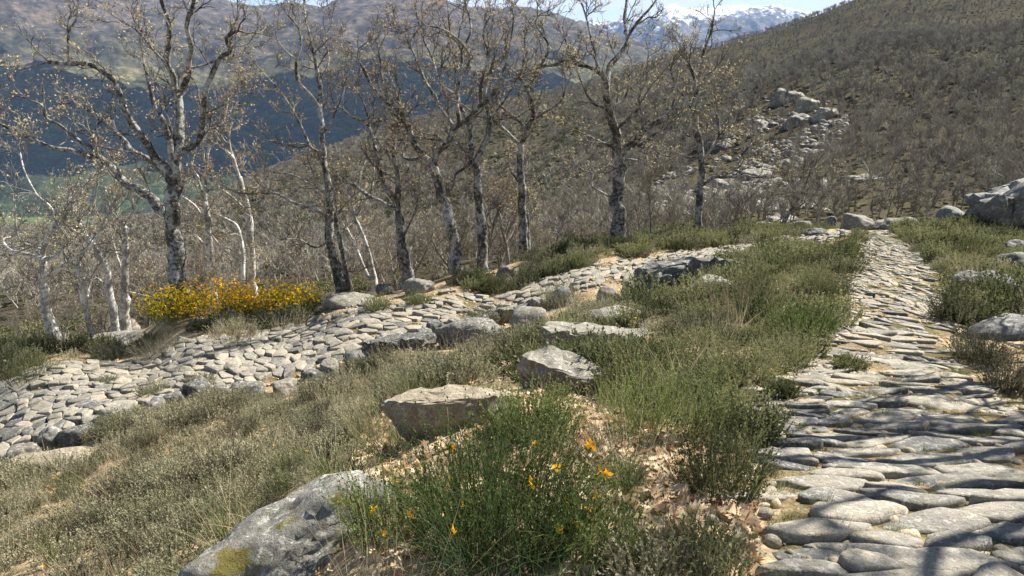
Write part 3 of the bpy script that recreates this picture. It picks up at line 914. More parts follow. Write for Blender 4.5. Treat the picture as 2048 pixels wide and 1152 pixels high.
# right of the upper road
boulder(1990, 602, 135, 62, 'rounded grey boulder in heather right of the upper road', 'rock', 30, dy=0.8, planes=4, sharp=7, sub=5, rough=0.08)
boulder(2030, 650, 130, 22, 'thin dark slate slab below the rounded grey boulder', 'rock_dark', 31, dy=0.6, tilt=(0, -6), planes=5, sharp=26, flat=0.3)
boulder(2030, 678, 150, 34, 'long dark slab nearest the paving on the right', 'rock_dark', 32, dy=0.5, tilt=(0, -10), planes=5, sharp=24, flat=0.2)
boulder(2040, 545, 70, 40, 'rock covered in bright yellow moss at the right edge', 'rock_yellow', 33, dy=0.8, planes=6)
boulder(2036, 512, 60, 32, 'dark stone above the yellow mossy rock', 'rock_dark', 34, dy=0.8, planes=6, sharp=18)
boulder(1995, 497, 70, 16, 'thin pale slab lying in the heather near the right edge', 'rock', 35, dy=0.7, planes=6, sub=3)
slab(2085, 466, 'huge rounded boulder with black shaded face at the right edge', 'rock_dark', [(-.9, -.1), (-.7, .45), (0, .6), (.6, .5), (.95, .1), (.8, -.35), (.2, -.45), (-.5, -.4)], 1.0, 1.9, (-10, -12, 14), 36, 0.25, 0.55, 0.14, 14)
boulder(1915, 447, 60, 34, 'dark rock at the foot of the huge boulder', 'rock_dark', 37, dy=0.8, planes=6, ymin=14)
# along the crest where the road turns
for i, (px, py, w, h, lb) in enumerate([(1716, 460, 75, 34, 'pointed grey rock on the crest at the end of the road'), (1664, 456, 26, 22, 'small upright stone left of the pointed crest rock'),
        (1768, 461, 60, 18, 'pale tan slab right of the pointed crest rock'), (1808, 462, 72, 26, 'flat layered rock on the crest right of the road'),
        (1530, 463, 48, 18, 'pale domed stone on the crest left of the leaning tree'), (1484, 472, 52, 18, 'dark domed stone on the crest beside the right-hand oak'),
        (1612, 466, 56, 24, 'grey leaning slab on the crest right of the leaning tree'), (1860, 460, 50, 10, 'low pale slab at the far edge of the heather'),
        (1640, 474, 60, 14, 'thin slab lying at the road end')]):
    boulder(px, py, w, h, lb, 'rock', 40 + i, dy=0.8, planes=7, sharp=16, sub=4, rough=0.08, ymin=13)
# left, by the flowering broom and the far edge of the lower road
for i, (px, py, w, h, mt, lb) in enumerate([(225, 676, 96, 38, 'rock_tan', 'wide tan slab left of the flowering broom'), (245, 690, 170, 14, 'rock', 'thin grey ledge under the wide tan slab'),
        (402, 652, 60, 12, 'rock', 'low grey ledge in front of the flowering broom'), (455, 637, 46, 26, 'rock', 'leftmost grey block under the flowering broom'),
        (495, 630, 44, 30, 'rock', 'grey block in the middle under the flowering broom'), (540, 622, 36, 26, 'rock', 'pale upright block under the flowering broom'),
        (575, 618, 40, 18, 'rock', 'rightmost low block under the flowering broom'), (634, 612, 18, 14, 'rock_dark', 'small black stone right of the flowering broom'),
        (768, 592, 34, 26, 'rock_dark', 'black pointed stone at the foot of the twin-stemmed oak'), (838, 590, 66, 30, 'rock', 'pale rounded boulder left of the leaning oak foot'),
        (942, 552, 30, 12, 'rock', 'small pale stone at the leaning oak foot'), (1010, 556, 40, 22, 'rock_dark', 'dark tilted stone between the two central oaks'),
        (690, 612, 120, 20, 'rock', 'low flat ledge along the far side of the lower road')]):
    boulder(px, py, w, h, lb, mt, 60 + i, dy=0.75, planes=7, sharp=15, sub=4, rough=0.07)
boulder(120, 935, 240, 22, 'flat bare rock sheet in the scrub at the left', 'rock_tan', 80, dy=0.45, planes=8, flat=0.2, rough=0.05)
boulder(172, 914, 40, 10, 'small white stone on the flat bare rock sheet', 'rock_tan', 81, dy=0.7, planes=6, sub=3)
# edging stones that hold up the near side of the lower road
re_ = np.random.default_rng(17)
sv, i = 1.2, 0
while sv < lower.len - 9.0:
    wl = re_.uniform(0.26, 0.5)
    q = lower.xy(np.array([sv, sv + wl * 0.5]), np.array([1.02 + re_.normal(0, 0.02), 1.02]))
    d = lower.xy(np.array([sv + 0.2]), np.array([1.0]))[0] - lower.xy(np.array([sv]), np.array([1.0]))[0]
    hh = re_.uniform(0.14, 0.23)
    me = rock_mesh('edging_stone', wl * 0.54, re_.uniform(0.12, 0.2), hh, 1200 + i, 4, planes=7, sharp=26, flat=0.3, rough=0.07)
    o = obj('edging_stone', me, M['rock' if i % 3 else 'rock_dark'], road_lo, (q[0, 0], q[0, 1], float(H(q[:1, 0], q[:1, 1])[0]) + 0.05))
    o.rotation_euler = (re_.normal(0.05, 0.1), re_.normal(0, 0.1), math.atan2(d[1], d[0]) + re_.normal(0, 0.15))
    sv += wl * 1.02; i += 1
# ------------------------------------------------------------------ oaks
def tubes(P, Rr, sides):
    """P (K,n,3), Rr (K,n) -> verts, quads"""
    K, n, _ = P.shape
    T = np.empty_like(P)
    T[:, 1:-1] = P[:, 2:] - P[:, :-2]
    T[:, 0] = P[:, 1] - P[:, 0]; T[:, -1] = P[:, -1] - P[:, -2]
    T /= np.linalg.norm(T, axis=2, keepdims=True) + 1e-9
    ref = np.where(np.abs(T[:, :1, 2:3]) < 0.75, np.array([0, 0, 1.0]), np.array([1.0, 0.2, 0]))
    ref = np.broadcast_to(ref, T.shape)
    U = np.cross(T, ref); U /= np.linalg.norm(U, axis=2, keepdims=True) + 1e-9
    W = np.cross(T, U)
    an = np.arange(sides) * 2 * math.pi / sides
    V = P[:, :, None] + Rr[:, :, None, None] * (U[:, :, None] * np.cos(an)[None, None, :, None] + W[:, :, None] * np.sin(an)[None, None, :, None])
    base = (np.arange(K) * n * sides)[:, None, None] + (np.arange(n - 1) * sides)[None, :, None]
    i = np.arange(sides); j = (i + 1) % sides
    q = np.stack(np.broadcast_arrays(base + i, base + j, base + sides + j, base + sides + i), -1)
    return V.reshape(-1, 3), q.reshape(-1, 4)

class Geo:
    def __init__(s): s.v, s.f, s.n = [], [], 0
    def add(s, v, f):
        s.v.append(v); s.f.append(f + s.n); s.n += len(v)
    def mesh(s, name, sm=True):
        return mesh_np(name, np.concatenate(s.v), [np.concatenate(s.f)], sm)

def grow(r, start, d, length, n, wander, trop):
    K = len(start)
    P = np.empty((K, n, 3)); P[:, 0] = start
    d = d / (np.linalg.norm(d, axis=1, keepdims=True) + 1e-9)
    for i in range(1, n):
        d = d + r.normal(size=(K, 3)) * wander + np.array([0, 0, trop])
        d /= np.linalg.norm(d, axis=1, keepdims=True) + 1e-9
        P[:, i] = P[:, i - 1] + d * (length / (n - 1))[:, None]
    return P

def spawn(r, P, Rr, count, tmin, ang, tpow=1.0):
    """count children for every branch -> start, direction, radius there, t"""
    K, n, _ = P.shape
    k = np.repeat(np.arange(K), count)
    t = tmin + (1 - tmin) * r.random(len(k)) ** tpow
    x = t * (n - 1); i = np.minimum(x.astype(int), n - 2); f = (x - i)[:, None]
    st = P[k, i] * (1 - f) + P[k, i + 1] * f
    rd = Rr[k, i] * (1 - f[:, 0]) + Rr[k, i + 1] * f[:, 0]
    T = P[k, i + 1] - P[k, i]; T /= np.linalg.norm(T, axis=1, keepdims=True) + 1e-9
    q = r.normal(size=T.shape); q -= (q * T).sum(1, keepdims=True) * T
    q /= np.linalg.norm(q, axis=1, keepdims=True) + 1e-9
    a = r.uniform(ang[0], ang[1], len(k))[:, None]
    return st, T * np.cos(a) + q * np.sin(a), rd, t

def buds(r, pos, dirs, size, per):
    """small dry leaves and bursting buds at the twig ends"""
    k = np.repeat(np.arange(len(pos)), per)
    p = pos[k] + r.normal(size=(len(k), 3)) * size * 0.22
    d = dirs[k] + r.normal(size=(len(k), 3)) * 0.8
    d /= np.linalg.norm(d, axis=1, keepdims=True) + 1e-9
    s = np.cross(d, r.normal(size=d.shape)); s /= np.linalg.norm(s, axis=1, keepdims=True) + 1e-9
    L = size * r.uniform(0.6, 1.5, len(k))[:, None]
    V = np.stack([p, p + d * L * 0.5 + s * L * 0.30, p + d * L, p + d * L * 0.5 - s * L * 0.30], 1)
    return V.reshape(-1, 3), np.arange(len(k) * 4).reshape(-1, 4)

def crown(r, limbs, detail, bud_size, bud_per, twig_r, scale=1.0, l1=None, bud_share=0.7, l1len=(0.55, 1.35)):
    """limbs: list of (P (n,3), R (n)) to clothe with branches; returns branch mesh and bud mesh data"""
    br, bd = Geo(), Geo()
    st, dr, rd, ln = [], [], [], []
    for P, Rr, dens in limbs:
        L = np.linalg.norm(np.diff(P, axis=0), axis=1).sum()
        c = max(2, int(L * detail * dens / scale))
        s, d, q, t = spawn(r, P[None], Rr[None], c, 0.12, (0.55, 1.15))
        st.append(s); dr.append(d + np.array([0, 0, 0.25])); rd.append(q)
        ln.append(r.uniform(l1len[0], l1len[1], c) * (1.15 - 0.6 * t) * min(1.0, 0.45 + L / 2.4) * scale)
        # the limb's own tip goes on
        T = (P[-1] - P[-2]) / (np.linalg.norm(P[-1] - P[-2]) + 1e-9)
        for _ in range(2):
            st.append(P[-1:]); dr.append(T[None] + r.normal(size=(1, 3)) * 0.35); rd.append(Rr[-1:]); ln.append(np.array([0.8 * scale]))
    st, dr, rd, ln = np.concatenate(st), np.concatenate(dr), np.concatenate(rd), np.concatenate(ln)
    P1 = grow(r, st, dr, ln, 7, 0.30, 0.10)
    r0 = np.clip(np.minimum(rd * 0.62, 0.012 * ln / scale + 0.005), twig_r * 1.15, 0.05)
    R1 = r0[:, None] * np.linspace(1, 0.45, 7)[None]
    br.add(*tubes(P1, R1, 5))
    s2, d2, q2, t2 = spawn(r, P1, R1, 6, 0.18, (0.5, 1.1))
    l2 = r.uniform(0.18, 0.52, len(s2)) * scale * (1.15 - 0.5 * t2)
    P2 = grow(r, s2, d2 + np.array([0, 0, 0.15]), l2, 5, 0.30, 0.10)
    R2 = np.clip(q2 * 0.7, twig_r * 0.9, 0.018)[:, None] * np.linspace(1, 0.6, 5)[None]
    br.add(*tubes(P2, R2, 3))
    s3, d3, q3, t3 = spawn(r, P2, R2, 4, 0.2, (0.4, 1.0))
    l3 = r.uniform(0.07, 0.22, len(s3)) * scale
    P3 = grow(r, s3, d3 + np.array([0, 0, 0.2]), l3, 3, 0.28, 0.08)
    R3 = np.full((len(s3), 3), twig_r) * np.array([1, 0.85, 0.55])
    br.add(*tubes(P3, R3, 3))
    tip = np.concatenate([P3[:, -1], P2[:, -1]]); td = np.concatenate([P3[:, -1] - P3[:, -2], P2[:, -1] - P2[:, -2]])
    td /= np.linalg.norm(td, axis=1, keepdims=True) + 1e-9
    # leaves hang on in patches
    m = (fbm(tip * (0.9 / scale), 2, int(r.integers(999))) * 0.45 + r.random(len(tip))) > (1 - bud_share)
    if m.any():
        bd.add(*buds(r, tip[m], td[m], bud_size, bud_per))
    return br, bd

def catmull(P, Rr, sub):
    n = len(P)
    q = np.concatenate([[2 * P[0] - P[1]], P, [2 * P[-1] - P[-2]]])
    out, rr = [], []
    for i in range(n - 1):
        p0, p1, p2, p3 = q[i:i + 4]
        for t in np.linspace(0, 1, sub, endpoint=False):
            out.append(0.5 * ((2 * p1) + (-p0 + p2) * t + (2 * p0 - 5 * p1 + 4 * p2 - p3) * t * t + (-p0 + 3 * p1 - 3 * p2 + p3) * t ** 3))
            rr.append(Rr[i] * (1 - t) + Rr[i + 1] * t)
    out.append(P[-1]); rr.append(Rr[-1])
    return np.array(out), np.array(rr)

def traced_oak(label, frame, depth, limbs, seed, bark='bark', detail=3.2, bud_share=0.72, bud_per=2, bud_size=0.038, twig_r=0.0048, group=None):
    """limbs: [(width0, width1, [(x, y), ...]), ...] read from the photograph; the first is the trunk.
    The trunk stands at its own distance and the limbs leave it towards and away from the viewer."""
    sc, ox, oy = frame
    r = np.random.default_rng(seed)
    done_px, done_y = [], []
    foot = None
    tree = None
    dress = []
    for li, (w0, w1, pts) in enumerate(limbs):
        px = np.array([(ox + x * sc, oy + y * sc) for x, y in pts])
        dist = np.concatenate([[0], np.cumsum(np.linalg.norm(np.diff(px, axis=0), axis=1))])
        m = depth * 1.02 / F
        if li == 0:
            y = np.full(len(px), float(depth)) + r.normal(0, 0.03, len(px)) + dist * m * 0.02
            a0, _ = pix_dir(*px[0])
            gz = float(H(float(a0) * depth, depth)[0])
        else:
            D = np.concatenate(done_px); j = np.argmin(((D - px[0]) ** 2).sum(1))
            y = np.concatenate(done_y)[j] + dist * m * r.choice([-1, 1]) * r.uniform(0.15, 0.6) + np.concatenate([[0], r.normal(0, 0.05, len(px) - 1)])
        P = np.array([at(px[i, 0], px[i, 1], y[i]) for i in range(len(px))])
        Rr = np.linspace(w0, w1, len(px)) * sc * m * 0.5
        if li == 0:
            Rr = Rr.copy(); Rr[0] *= 1.22
            P = np.concatenate([[P[0] + (P[0] - P[1]) * 0.05 - np.array([0, 0, max(P[0][2] - gz, 0) + 0.25])], P])
            Rr = np.concatenate([[Rr[0] * 1.25], Rr])
            foot = Vector((P[1][0], P[1][1], gz))
            tree = empty('oak_tree', foot)
            tag(tree, label, 'tree', group)
        done_px.append(px); done_y.append(y)
        Pc, Rc = catmull(P, Rr, 5 if li else 6)
        Rc = Rc * (1 + 0.10 * vnoise(Pc * 6.0, seed) + 0.06 * vnoise(Pc * 17.0, seed + 1))
        Pc = Pc + np.stack([vnoise(Pc * 3.3 + 7, seed + 2), vnoise(Pc * 3.3 + 19, seed + 3), vnoise(Pc * 3.3 + 31, seed + 4)], -1) * Rc[:, None] * 0.45
        sides = 12 if li == 0 else 8
        v, f = tubes(Pc[None], Rc[None], sides)
        v += (vnoise(v * 23.0, seed + 8) * np.repeat(Rc, sides) * 0.13)[:, None] * np.array([1, 1, 0.3])
        cap = np.arange(sides)[None] + (len(Pc) - 1) * sides
        me = mesh_np('trunk' if li == 0 else 'limb', v - np.array(foot), [f, cap])
        obj('trunk' if li == 0 else 'limb', me, M[bark], tree)
        n = len(Pc)
        if li == 0:
            dress.append((Pc[int(n * 0.62):], Rc[int(n * 0.62):], 0.55))
        else:
            k0 = int(n * 0.10)
            dress.append((Pc[k0:], Rc[k0:], 1.0))
    br, bd = crown(r, dress, detail, bud_size, bud_per, twig_r, 1.0, bud_share=bud_share)
    for g in (br, bd):
        if g.v: g.v = [v - np.array(foot) for v in g.v]
    cr = obj('crown', br.mesh('crown'), M['branch_pale'] if bark == 'bark_pale' else M['branch'], tree)
    if bd.v: obj('dry_leaves', bd.mesh('dry_leaves', False), M['bud'], cr)
    HERO.append((float(project(np.array(foot)[None])[0][0]), label))
    return tree

HERO = []
Z1 = (520 / 908.0, 0, 0); Z2 = (380 / 706.0, 480, 0); Z3 = (460 / 914.0, 680, 0); Z4 = (440 / 975.0, 1080, 0); Z5 = (320 / 878.0, 0, 300); Z6 = (700 / 2016.0, 1348, 350)
traced_oak('biggest gnarled oak at the left, spreading limbs, standing in yellow broom', Z1, 14.8, [
    (66, 46, [(640, 1080), (622, 1000), (610, 880), (605, 780), (605, 690), (606, 640)]),
    (36, 22, [(600, 780), (560, 740), (530, 700), (490, 668), (440, 640), (390, 592), (342, 545), (330, 505), (320, 472)]),
    (20, 9, [(340, 552), (290, 540), (240, 525), (180, 515), (120, 490), (60, 460), (0, 432), (-30, 418)]),
    (13, 6, [(318, 515), (280, 490), (250, 468), (210, 437), (160, 410), (150, 372), (120, 355)]),
    (28, 9, [(602, 645), (570, 600), (520, 560), (470, 530), (430, 490), (380, 440), (320, 390), (258, 357)]),
    (32, 12, [(600, 615), (560, 572), (520, 510), (480, 460), (440, 390), (405, 300), (380, 270), (330, 232), (270, 222), (170, 215)]),
    (9, 5, [(242, 218), (238, 170), (240, 110), (265, 70), (270, 30)]),
    (22, 10, [(602, 560), (590, 490), (575, 430), (545, 380), (525, 310), (510, 258)]),
    (40, 26, [(605, 640), (615, 560), (625, 480), (630, 380), (625, 325)]),
    (22, 10, [(622, 330), (600, 270), (585, 220), (590, 150), (590, 80), (570, 20), (555, -40)]),
    (22, 10, [(628, 330), (650, 280), (660, 220), (668, 160), (655, 90), (670, 30), (685, -40)]),
    (10, 5, [(583, 222), (545, 185), (510, 140), (470, 100), (430, 80)]),
    (26, 9, [(618, 605), (622, 540), (660, 520), (700, 480), (710, 400), (720, 320), (745, 250), (770, 200), (800, 180), (795, 130), (830, 108)]),
    (10, 5, [(708, 395), (750, 380), (790, 360), (835, 328)]),
    (8, 4, [(660, 238), (720, 225), (765, 205)]),
], 101, detail=2.7, bud_share=0.62)
traced_oak('tall slender oak with crooked upswept limbs right of the yellow broom', Z2, 15.6, [
    (40, 26, [(382, 1098), (365, 1010), (342, 930), (330, 850), (335, 760), (330, 680)]),
    (22, 14, [(400, 1085), (388, 980), (370, 880), (352, 800)]),
    (24, 6, [(330, 680), (312, 600), (305, 500), (297, 400), (293, 300), (280, 240), (265, 160), (245, 80), (238, 20)]),
    (16, 5, [(325, 805), (280, 775), (240, 765), (190, 750), (140, 722), (80, 720), (15, 720)]),
    (14, 5, [(318, 640), (290, 570), (260, 540), (230, 480), (190, 400), (140, 330), (75, 258)]),
    (14, 5, [(297, 400), (260, 350), (215, 300), (208, 230), (225, 170), (215, 100), (180, 60)]),
    (7, 4, [(208, 222), (170, 190), (140, 150)]),
    (8, 4, [(294, 300), (330, 230), (320, 140), (340, 90)]),
    (10, 4, [(306, 500), (350, 430), (380, 360), (395, 290)]),
    (8, 4, [(328, 900), (280, 920), (220, 890), (150, 890)]),
    (8, 4, [(325, 720), (270, 690), (200, 650), (120, 640)]),
], 102, detail=2.7, bud_share=0.6)
traced_oak('dark forked oak with a long bough reaching left, left of the leaning oak', Z3, 17.0, [
    (44, 28, [(262, 1105), (246, 960), (235, 870), (220, 800)]),
    (24, 8, [(222, 805), (175, 740), (150, 660), (140, 590), (112, 500), (40, 460), (10, 430)]),
    (22, 12, [(228, 790), (228, 700), (215, 620), (218, 540)]),
    (18, 7, [(218, 830), (160, 800), (100, 770), (50, 735), (0, 715), (-50, 700)]),
    (10, 5, [(148, 610), (180, 570), (205, 540)]),
    (12, 4, [(216, 560), (240, 470), (220, 360), (190, 280)]),
    (9, 4, [(118, 510), (100, 430), (60, 340)]),
    (10, 5, [(258, 930), (290, 860), (310, 790)]),
], 103, detail=3.2, bud_share=0.75)
traced_oak('leaning central oak with forked dark limbs and the densest crown', Z3, 16.0, [
    (46, 34, [(465, 1090), (455, 1000), (440, 900), (415, 790), (390, 710), (372, 660)]),
    (30, 8, [(372, 665), (330, 620), (290, 570), (262, 490), (240, 450), (180, 400), (120, 330), (80, 250)]),
    (16, 7, [(330, 628), (280, 630), (247, 620), (270, 570), (275, 510), (215, 470), (170, 380)]),
    (30, 10, [(380, 655), (392, 610), (430, 570), (457, 510), (510, 470), (560, 420), (612, 380), (650, 330), (705, 308)]),
    (18, 6, [(452, 505), (420, 460), (402, 430), (350, 340), (300, 230), (255, 130)]),
    (18, 6, [(475, 490), (465, 380), (480, 300), (482, 200), (442, 130), (430, 30)]),
    (14, 5, [(480, 300), (512, 240), (500, 190), (420, 120), (330, 100)]),
    (14, 5, [(560, 420), (560, 330), (590, 230), (570, 130), (600, 60)]),
    (12, 5, [(440, 565), (390, 560), (330, 545), (285, 540)]),
    (12, 5, [(470, 385), (400, 330), (370, 240), (330, 150), (300, 40)]),
    (10, 5, [(610, 380), (660, 250), (680, 150), (690, 60)]),
    (12, 5, [(262, 490), (200, 440), (170, 320), (150, 180)]),
    (10, 4, [(482, 200), (520, 120), (500, 20), (480, -30)]),
], 104, detail=3.3, bud_share=0.85)
traced_oak('straight dark oak just right of the leaning central oak', Z3, 17.4, [
    (40, 28, [(565, 1088), (566, 960), (560, 870), (546, 760), (540, 680), (530, 645)]),
    (22, 8, [(528, 645), (520, 580), (515, 500), (470, 400), (478, 300), (450, 200)]),
    (24, 8, [(536, 655), (565, 590), (590, 530), (590, 450), (575, 380), (600, 280), (630, 180)]),
    (14, 6, [(526, 640), (490, 590), (460, 570), (420, 520)]),
    (12, 6, [(515, 655), (462, 690), (455, 715), (418, 732)]),
    (10, 5, [(590, 470), (640, 420), (690, 340)]),
    (9, 5, [(562, 890), (590, 850), (595, 830)]),
], 105, detail=3.2, bud_share=0.75)
traced_oak('slim oak with Y-shaped fork midway between the two central groups', Z3, 18.6, [
    (36, 26, [(735, 1040), (730, 930), (725, 800), (715, 680), (716, 570)]),
    (18, 7, [(714, 578), (680, 540), (640, 505), (612, 480), (600, 420), (560, 350)]),
    (22, 10, [(722, 560), (750, 500), (770, 460), (762, 400), (740, 350), (720, 310)]),
    (12, 5, [(768, 472), (810, 450), (850, 425), (885, 388), (900, 330)]),
    (12, 5, [(718, 565), (735, 510), (700, 470), (660, 440), (618, 408)]),
    (12, 5, [(742, 352), (790, 270), (830, 190), (780, 100), (790, 60)]),
    (9, 4, [(722, 312), (730, 220), (735, 120)]),
    (20, 14, [(748, 1000), (748, 920), (744, 850)]),
    (9, 5, [(708, 720), (680, 680), (672, 640)]),
    (9, 4, [(800, 260), (850, 260), (914, 245), (960, 240)]),
], 106, detail=3.4, bud_share=0.75)
traced_oak('thick-trunked dark oak with a tall open crown right of centre', Z4, 19.2, [
    (60, 52, [(345, 1085), (340, 950), (346, 870), (356, 780), (352, 690), (352, 655)]),
    (46, 26, [(345, 660), (332, 580), (320, 520), (300, 470), (300, 385)]),
    (24, 7, [(300, 390), (270, 330), (220, 300), (170, 285), (120, 268), (40, 290)]),
    (24, 8, [(300, 385), (312, 290), (370, 220), (386, 170), (376, 90), (382, 10), (385, -40)]),
    (14, 5, [(386, 170), (430, 100), (500, 20), (520, -30)]),
    (14, 5, [(262, 322), (240, 220), (200, 60), (180, 10)]),
    (34, 10, [(372, 655), (420, 630), (470, 570), (540, 530), (572, 500), (640, 450), (690, 380), (660, 280)]),
    (20, 10, [(388, 642), (450, 640), (500, 600), (548, 575)]),
    (14, 5, [(320, 652), (260, 625), (200, 595), (145, 575)]),
    (12, 5, [(318, 878), (270, 850), (230, 825), (232, 770), (190, 760)]),
    (14, 5, [(350, 560), (430, 490), (442, 420), (470, 360), (480, 250)]),
    (12, 5, [(302, 472), (340, 460), (382, 418), (400, 330)]),
    (12, 5, [(298, 480), (240, 460), (200, 400), (170, 330)]),
    (9, 4, [(175, 285), (120, 200), (100, 120)]),
    (10, 4, [(575, 500), (600, 400), (580, 300), (620, 240)]),
    (9, 5, [(380, 705), (420, 708), (440, 712)]),
], 107, detail=3.0, bud_share=0.72)
traced_oak('right-hand oak with a bent top and one low bough reaching right', Z4, 19.8, [
    (32, 26, [(702, 1045), (700, 940), (712, 820), (720, 715), (706, 640), (690, 560), (682, 470)]),
    (20, 7, [(684, 480), (698, 400), (706, 340), (720, 240), (750, 170), (772, 70)]),
    (13, 5, [(690, 432), (720, 405), (770, 385), (808, 352)]),
    (14, 5, [(725, 705), (760, 660), (790, 610), (792, 540), (770, 470)]),
    (18, 8, [(722, 820), (770, 782), (830, 782), (885, 770), (890, 700), (938, 635)]),
    (10, 5, [(885, 772), (950, 785), (1010, 780)]),
    (8, 4, [(702, 690), (660, 700), (610, 680)]),
    (10, 4, [(682, 500), (640, 430), (600, 390), (560, 400)]),
    (8, 4, [(704, 350), (660, 280), (640, 200)]),
    (8, 4, [(700, 610), (650, 600), (610, 560)]),
], 108, detail=3.2, bud_share=0.65)
traced_oak('dark leafless sapling leaning right on the crest', Z6, 20.6, [
    (26, 14, [(622, 305), (650, 240), (690, 180), (740, 110)]),
    (14, 6, [(738, 112), (762, 40), (795, -40)]),
    (16, 6, [(650, 235), (720, 180), (800, 120), (885, 45)]),
    (10, 5, [(690, 180), (690, 100), (660, 30)]),
    (9, 5, [(740, 160), (830, 150), (900, 100)]),
], 109, detail=5.0, bud_share=0.08)
traced_oak('pale lichen-covered oak with basket-shaped limbs at the far left', Z5, 15.6, [
    (60, 34, [(292, 1035), (270, 930), (250, 820), (236, 720), (232, 620), (236, 590)]),
    (24, 12, [(230, 595), (170, 575), (100, 560), (50, 545), (15, 490), (60, 478)]),
    (30, 10, [(236, 585), (250, 500), (300, 420), (350, 380), (400, 280), (448, 208)]),
    (26, 10, [(240, 602), (310, 580), (350, 520), (398, 478)]),
    (24, 8, [(252, 705), (340, 640), (430, 580), (500, 520), (550, 440), (582, 355)]),
    (16, 7, [(236, 550), (190, 530), (110, 490), (86, 400), (80, 290)]),
    (14, 7, [(225, 770), (200, 735), (170, 715)]),
    (12, 6, [(300, 420), (280, 320), (200, 240), (130, 100), (110, 0)]),
], 110, 'bark_pale', 3.0, 0.45)
traced_oak('slim pale oak right of the basket-limbed oak', Z5, 16.4, [
    (34, 22, [(505, 1015), (482, 920), (458, 800), (440, 700), (412, 640)]),
    (16, 7, [(470, 850), (500, 720), (530, 640)]),
    (14, 6, [(412, 640), (350, 560), (330, 460), (380, 360)]),
    (14, 6, [(440, 700), (440, 580), (470, 440), (400, 330)]),
    (10, 5, [(455, 790), (400, 730), (330, 720), (280, 760)]),
], 111, 'bark_pale', 3.2, 0.5)
traced_oak('pale oak bowed to the left behind the wide tan slab', Z5, 16.6, [
    (36, 24, [(628, 930), (602, 760), (580, 640), (530, 540), (462, 465)]),
    (14, 7, [(462, 465), (400, 435), (350, 390)]),
    (14, 6, [(530, 540), (560, 420), (520, 300), (540, 160)]),
    (12, 5, [(600, 760), (520, 700), (440, 740)]),
    (12, 5, [(462, 465), (420, 340), (395, 310)]),
], 112, 'bark_pale', 3.2, 0.5)
traced_oak('pale straight oak with short broken limbs left of the biggest oak', Z5, 17.0, [
    (44, 26, [(682, 935), (682, 780), (690, 640), (692, 500), (680, 400)]),
    (14, 8, [(690, 640), (740, 590), (790, 550)]),
    (16, 7, [(684, 700), (640, 570), (610, 460)]),
    (12, 6, [(680, 405), (640, 370), (600, 300), (620, 180)]),
    (12, 6, [(686, 410), (740, 300), (720, 180)]),
    (12, 6, [(690, 780), (760, 790), (830, 810)]),
], 113, 'bark_pale', 3.2, 0.45)
traced_oak('slender pale oak rising behind the middle of the yellow broom', Z1, 17.6, [
    (28, 18, [(742, 1010), (732, 880), (722, 770), (716, 700)]),
    (12, 5, [(716, 700), (690, 620), (670, 580), (690, 500)]),
    (13, 5, [(718, 705), (720, 600), (730, 520), (780, 420), (800, 340)]),
    (12, 5, [(720, 790), (680, 720), (630, 680)]),
    (10, 5, [(730, 880), (690, 830), (650, 800)]),
    (8, 4, [(735, 820), (790, 880), (840, 910)]),
], 114, 'bark_pale', 3.4, 0.7)
traced_oak('slender pale oak rising behind the right end of the yellow broom', Z1, 18.2, [
    (26, 18, [(880, 985), (876, 860), (868, 740), (835, 620)]),
    (12, 5, [(836, 622), (805, 520), (802, 440), (830, 350)]),
    (11, 5, [(852, 680), (890, 640), (940, 600)]),
    (16, 8, [(850, 980), (845, 860), (830, 790), (780, 760)]),
    (9, 4, [(866, 740), (800, 680), (760, 650)]),
    (9, 4, [(820, 560), (770, 500), (740, 440)]),
], 115, 'bark_pale', 3.4, 0.75)
traced_oak('thin crooked oak between the tall slender oak and the dark forked oak', Z2, 17.2, [
    (20, 14, [(500, 1095), (488, 980), (460, 890), (432, 820)]),
    (10, 4, [(432, 822), (400, 720), (360, 640)]),
    (9, 4, [(435, 800), (490, 700), (500, 620)]),
    (12, 6, [(480, 1040), (440, 940), (400, 850)]),
], 116, 'bark_pale', 3.4, 0.55)

# nameless thicket: slender oaks on the slope below the road
def generic_oak(seed, h, lean, nl):
    r = np.random.default_rng(seed)
    tr = grow(r, np.zeros((1, 3)), np.array([[lean, 0.1 * lean, 1.0]]), np.array([h * 0.72]), 9, 0.10, 0.06)
    r0 = 0.016 * h
    Rr = r0 * np.linspace(1.15, 0.32, 9)[None]
    Pc, Rc = catmull(tr[0], Rr[0], 3)
    v, f = tubes(Pc[None], Rc[None], 7)
    trunk = mesh_np('trunk', v, [f])
    s, d, q, t = spawn(r, Pc[None], Rc[None], nl, 0.30, (0.6, 1.1))
    ln = r.uniform(0.22, 0.42, nl) * h * (1.2 - 0.6 * t)
    L1 = grow(r, s, d + np.array([0, 0, 0.3]), ln, 8, 0.22, 0.12)
    lr = q[:, None] * 0.62 * np.linspace(1, 0.3, 8)[None]
    g = Geo(); g.add(*tubes(L1, np.maximum(lr, 0.008), 5))
    br, bd = crown(r, [(L1[i], lr[i], 1.0) for i in range(nl)] + [(Pc[16:], Rc[16:], 1.0)], 2.2, 0.05, 1, 0.0065, 1.0, bud_share=0.3)
    for vv, ff in zip(br.v, br.f): pass
    cm = mesh_np('crown', np.concatenate(g.v + br.v), [np.concatenate([g.f[0]] + [x + g.n for x in br.f])])
    return trunk, cm, bd.mesh('dry_leaves', False)
protos = []
for i, (h, ln_, nl) in enumerate([(4.6, 0.15, 8), (5.4, -0.2, 9), (4.0, 0.3, 7), (6.0, 0.05, 9), (3.2, -0.3, 7)]):
    a, b, c = generic_oak(300 + i, h, ln_, nl)
    a.materials.append(M['bark_thicket']); b.materials.append(M['branch_thicket']); c.materials.append(M['bud'])
    protos.append((a, b, c))
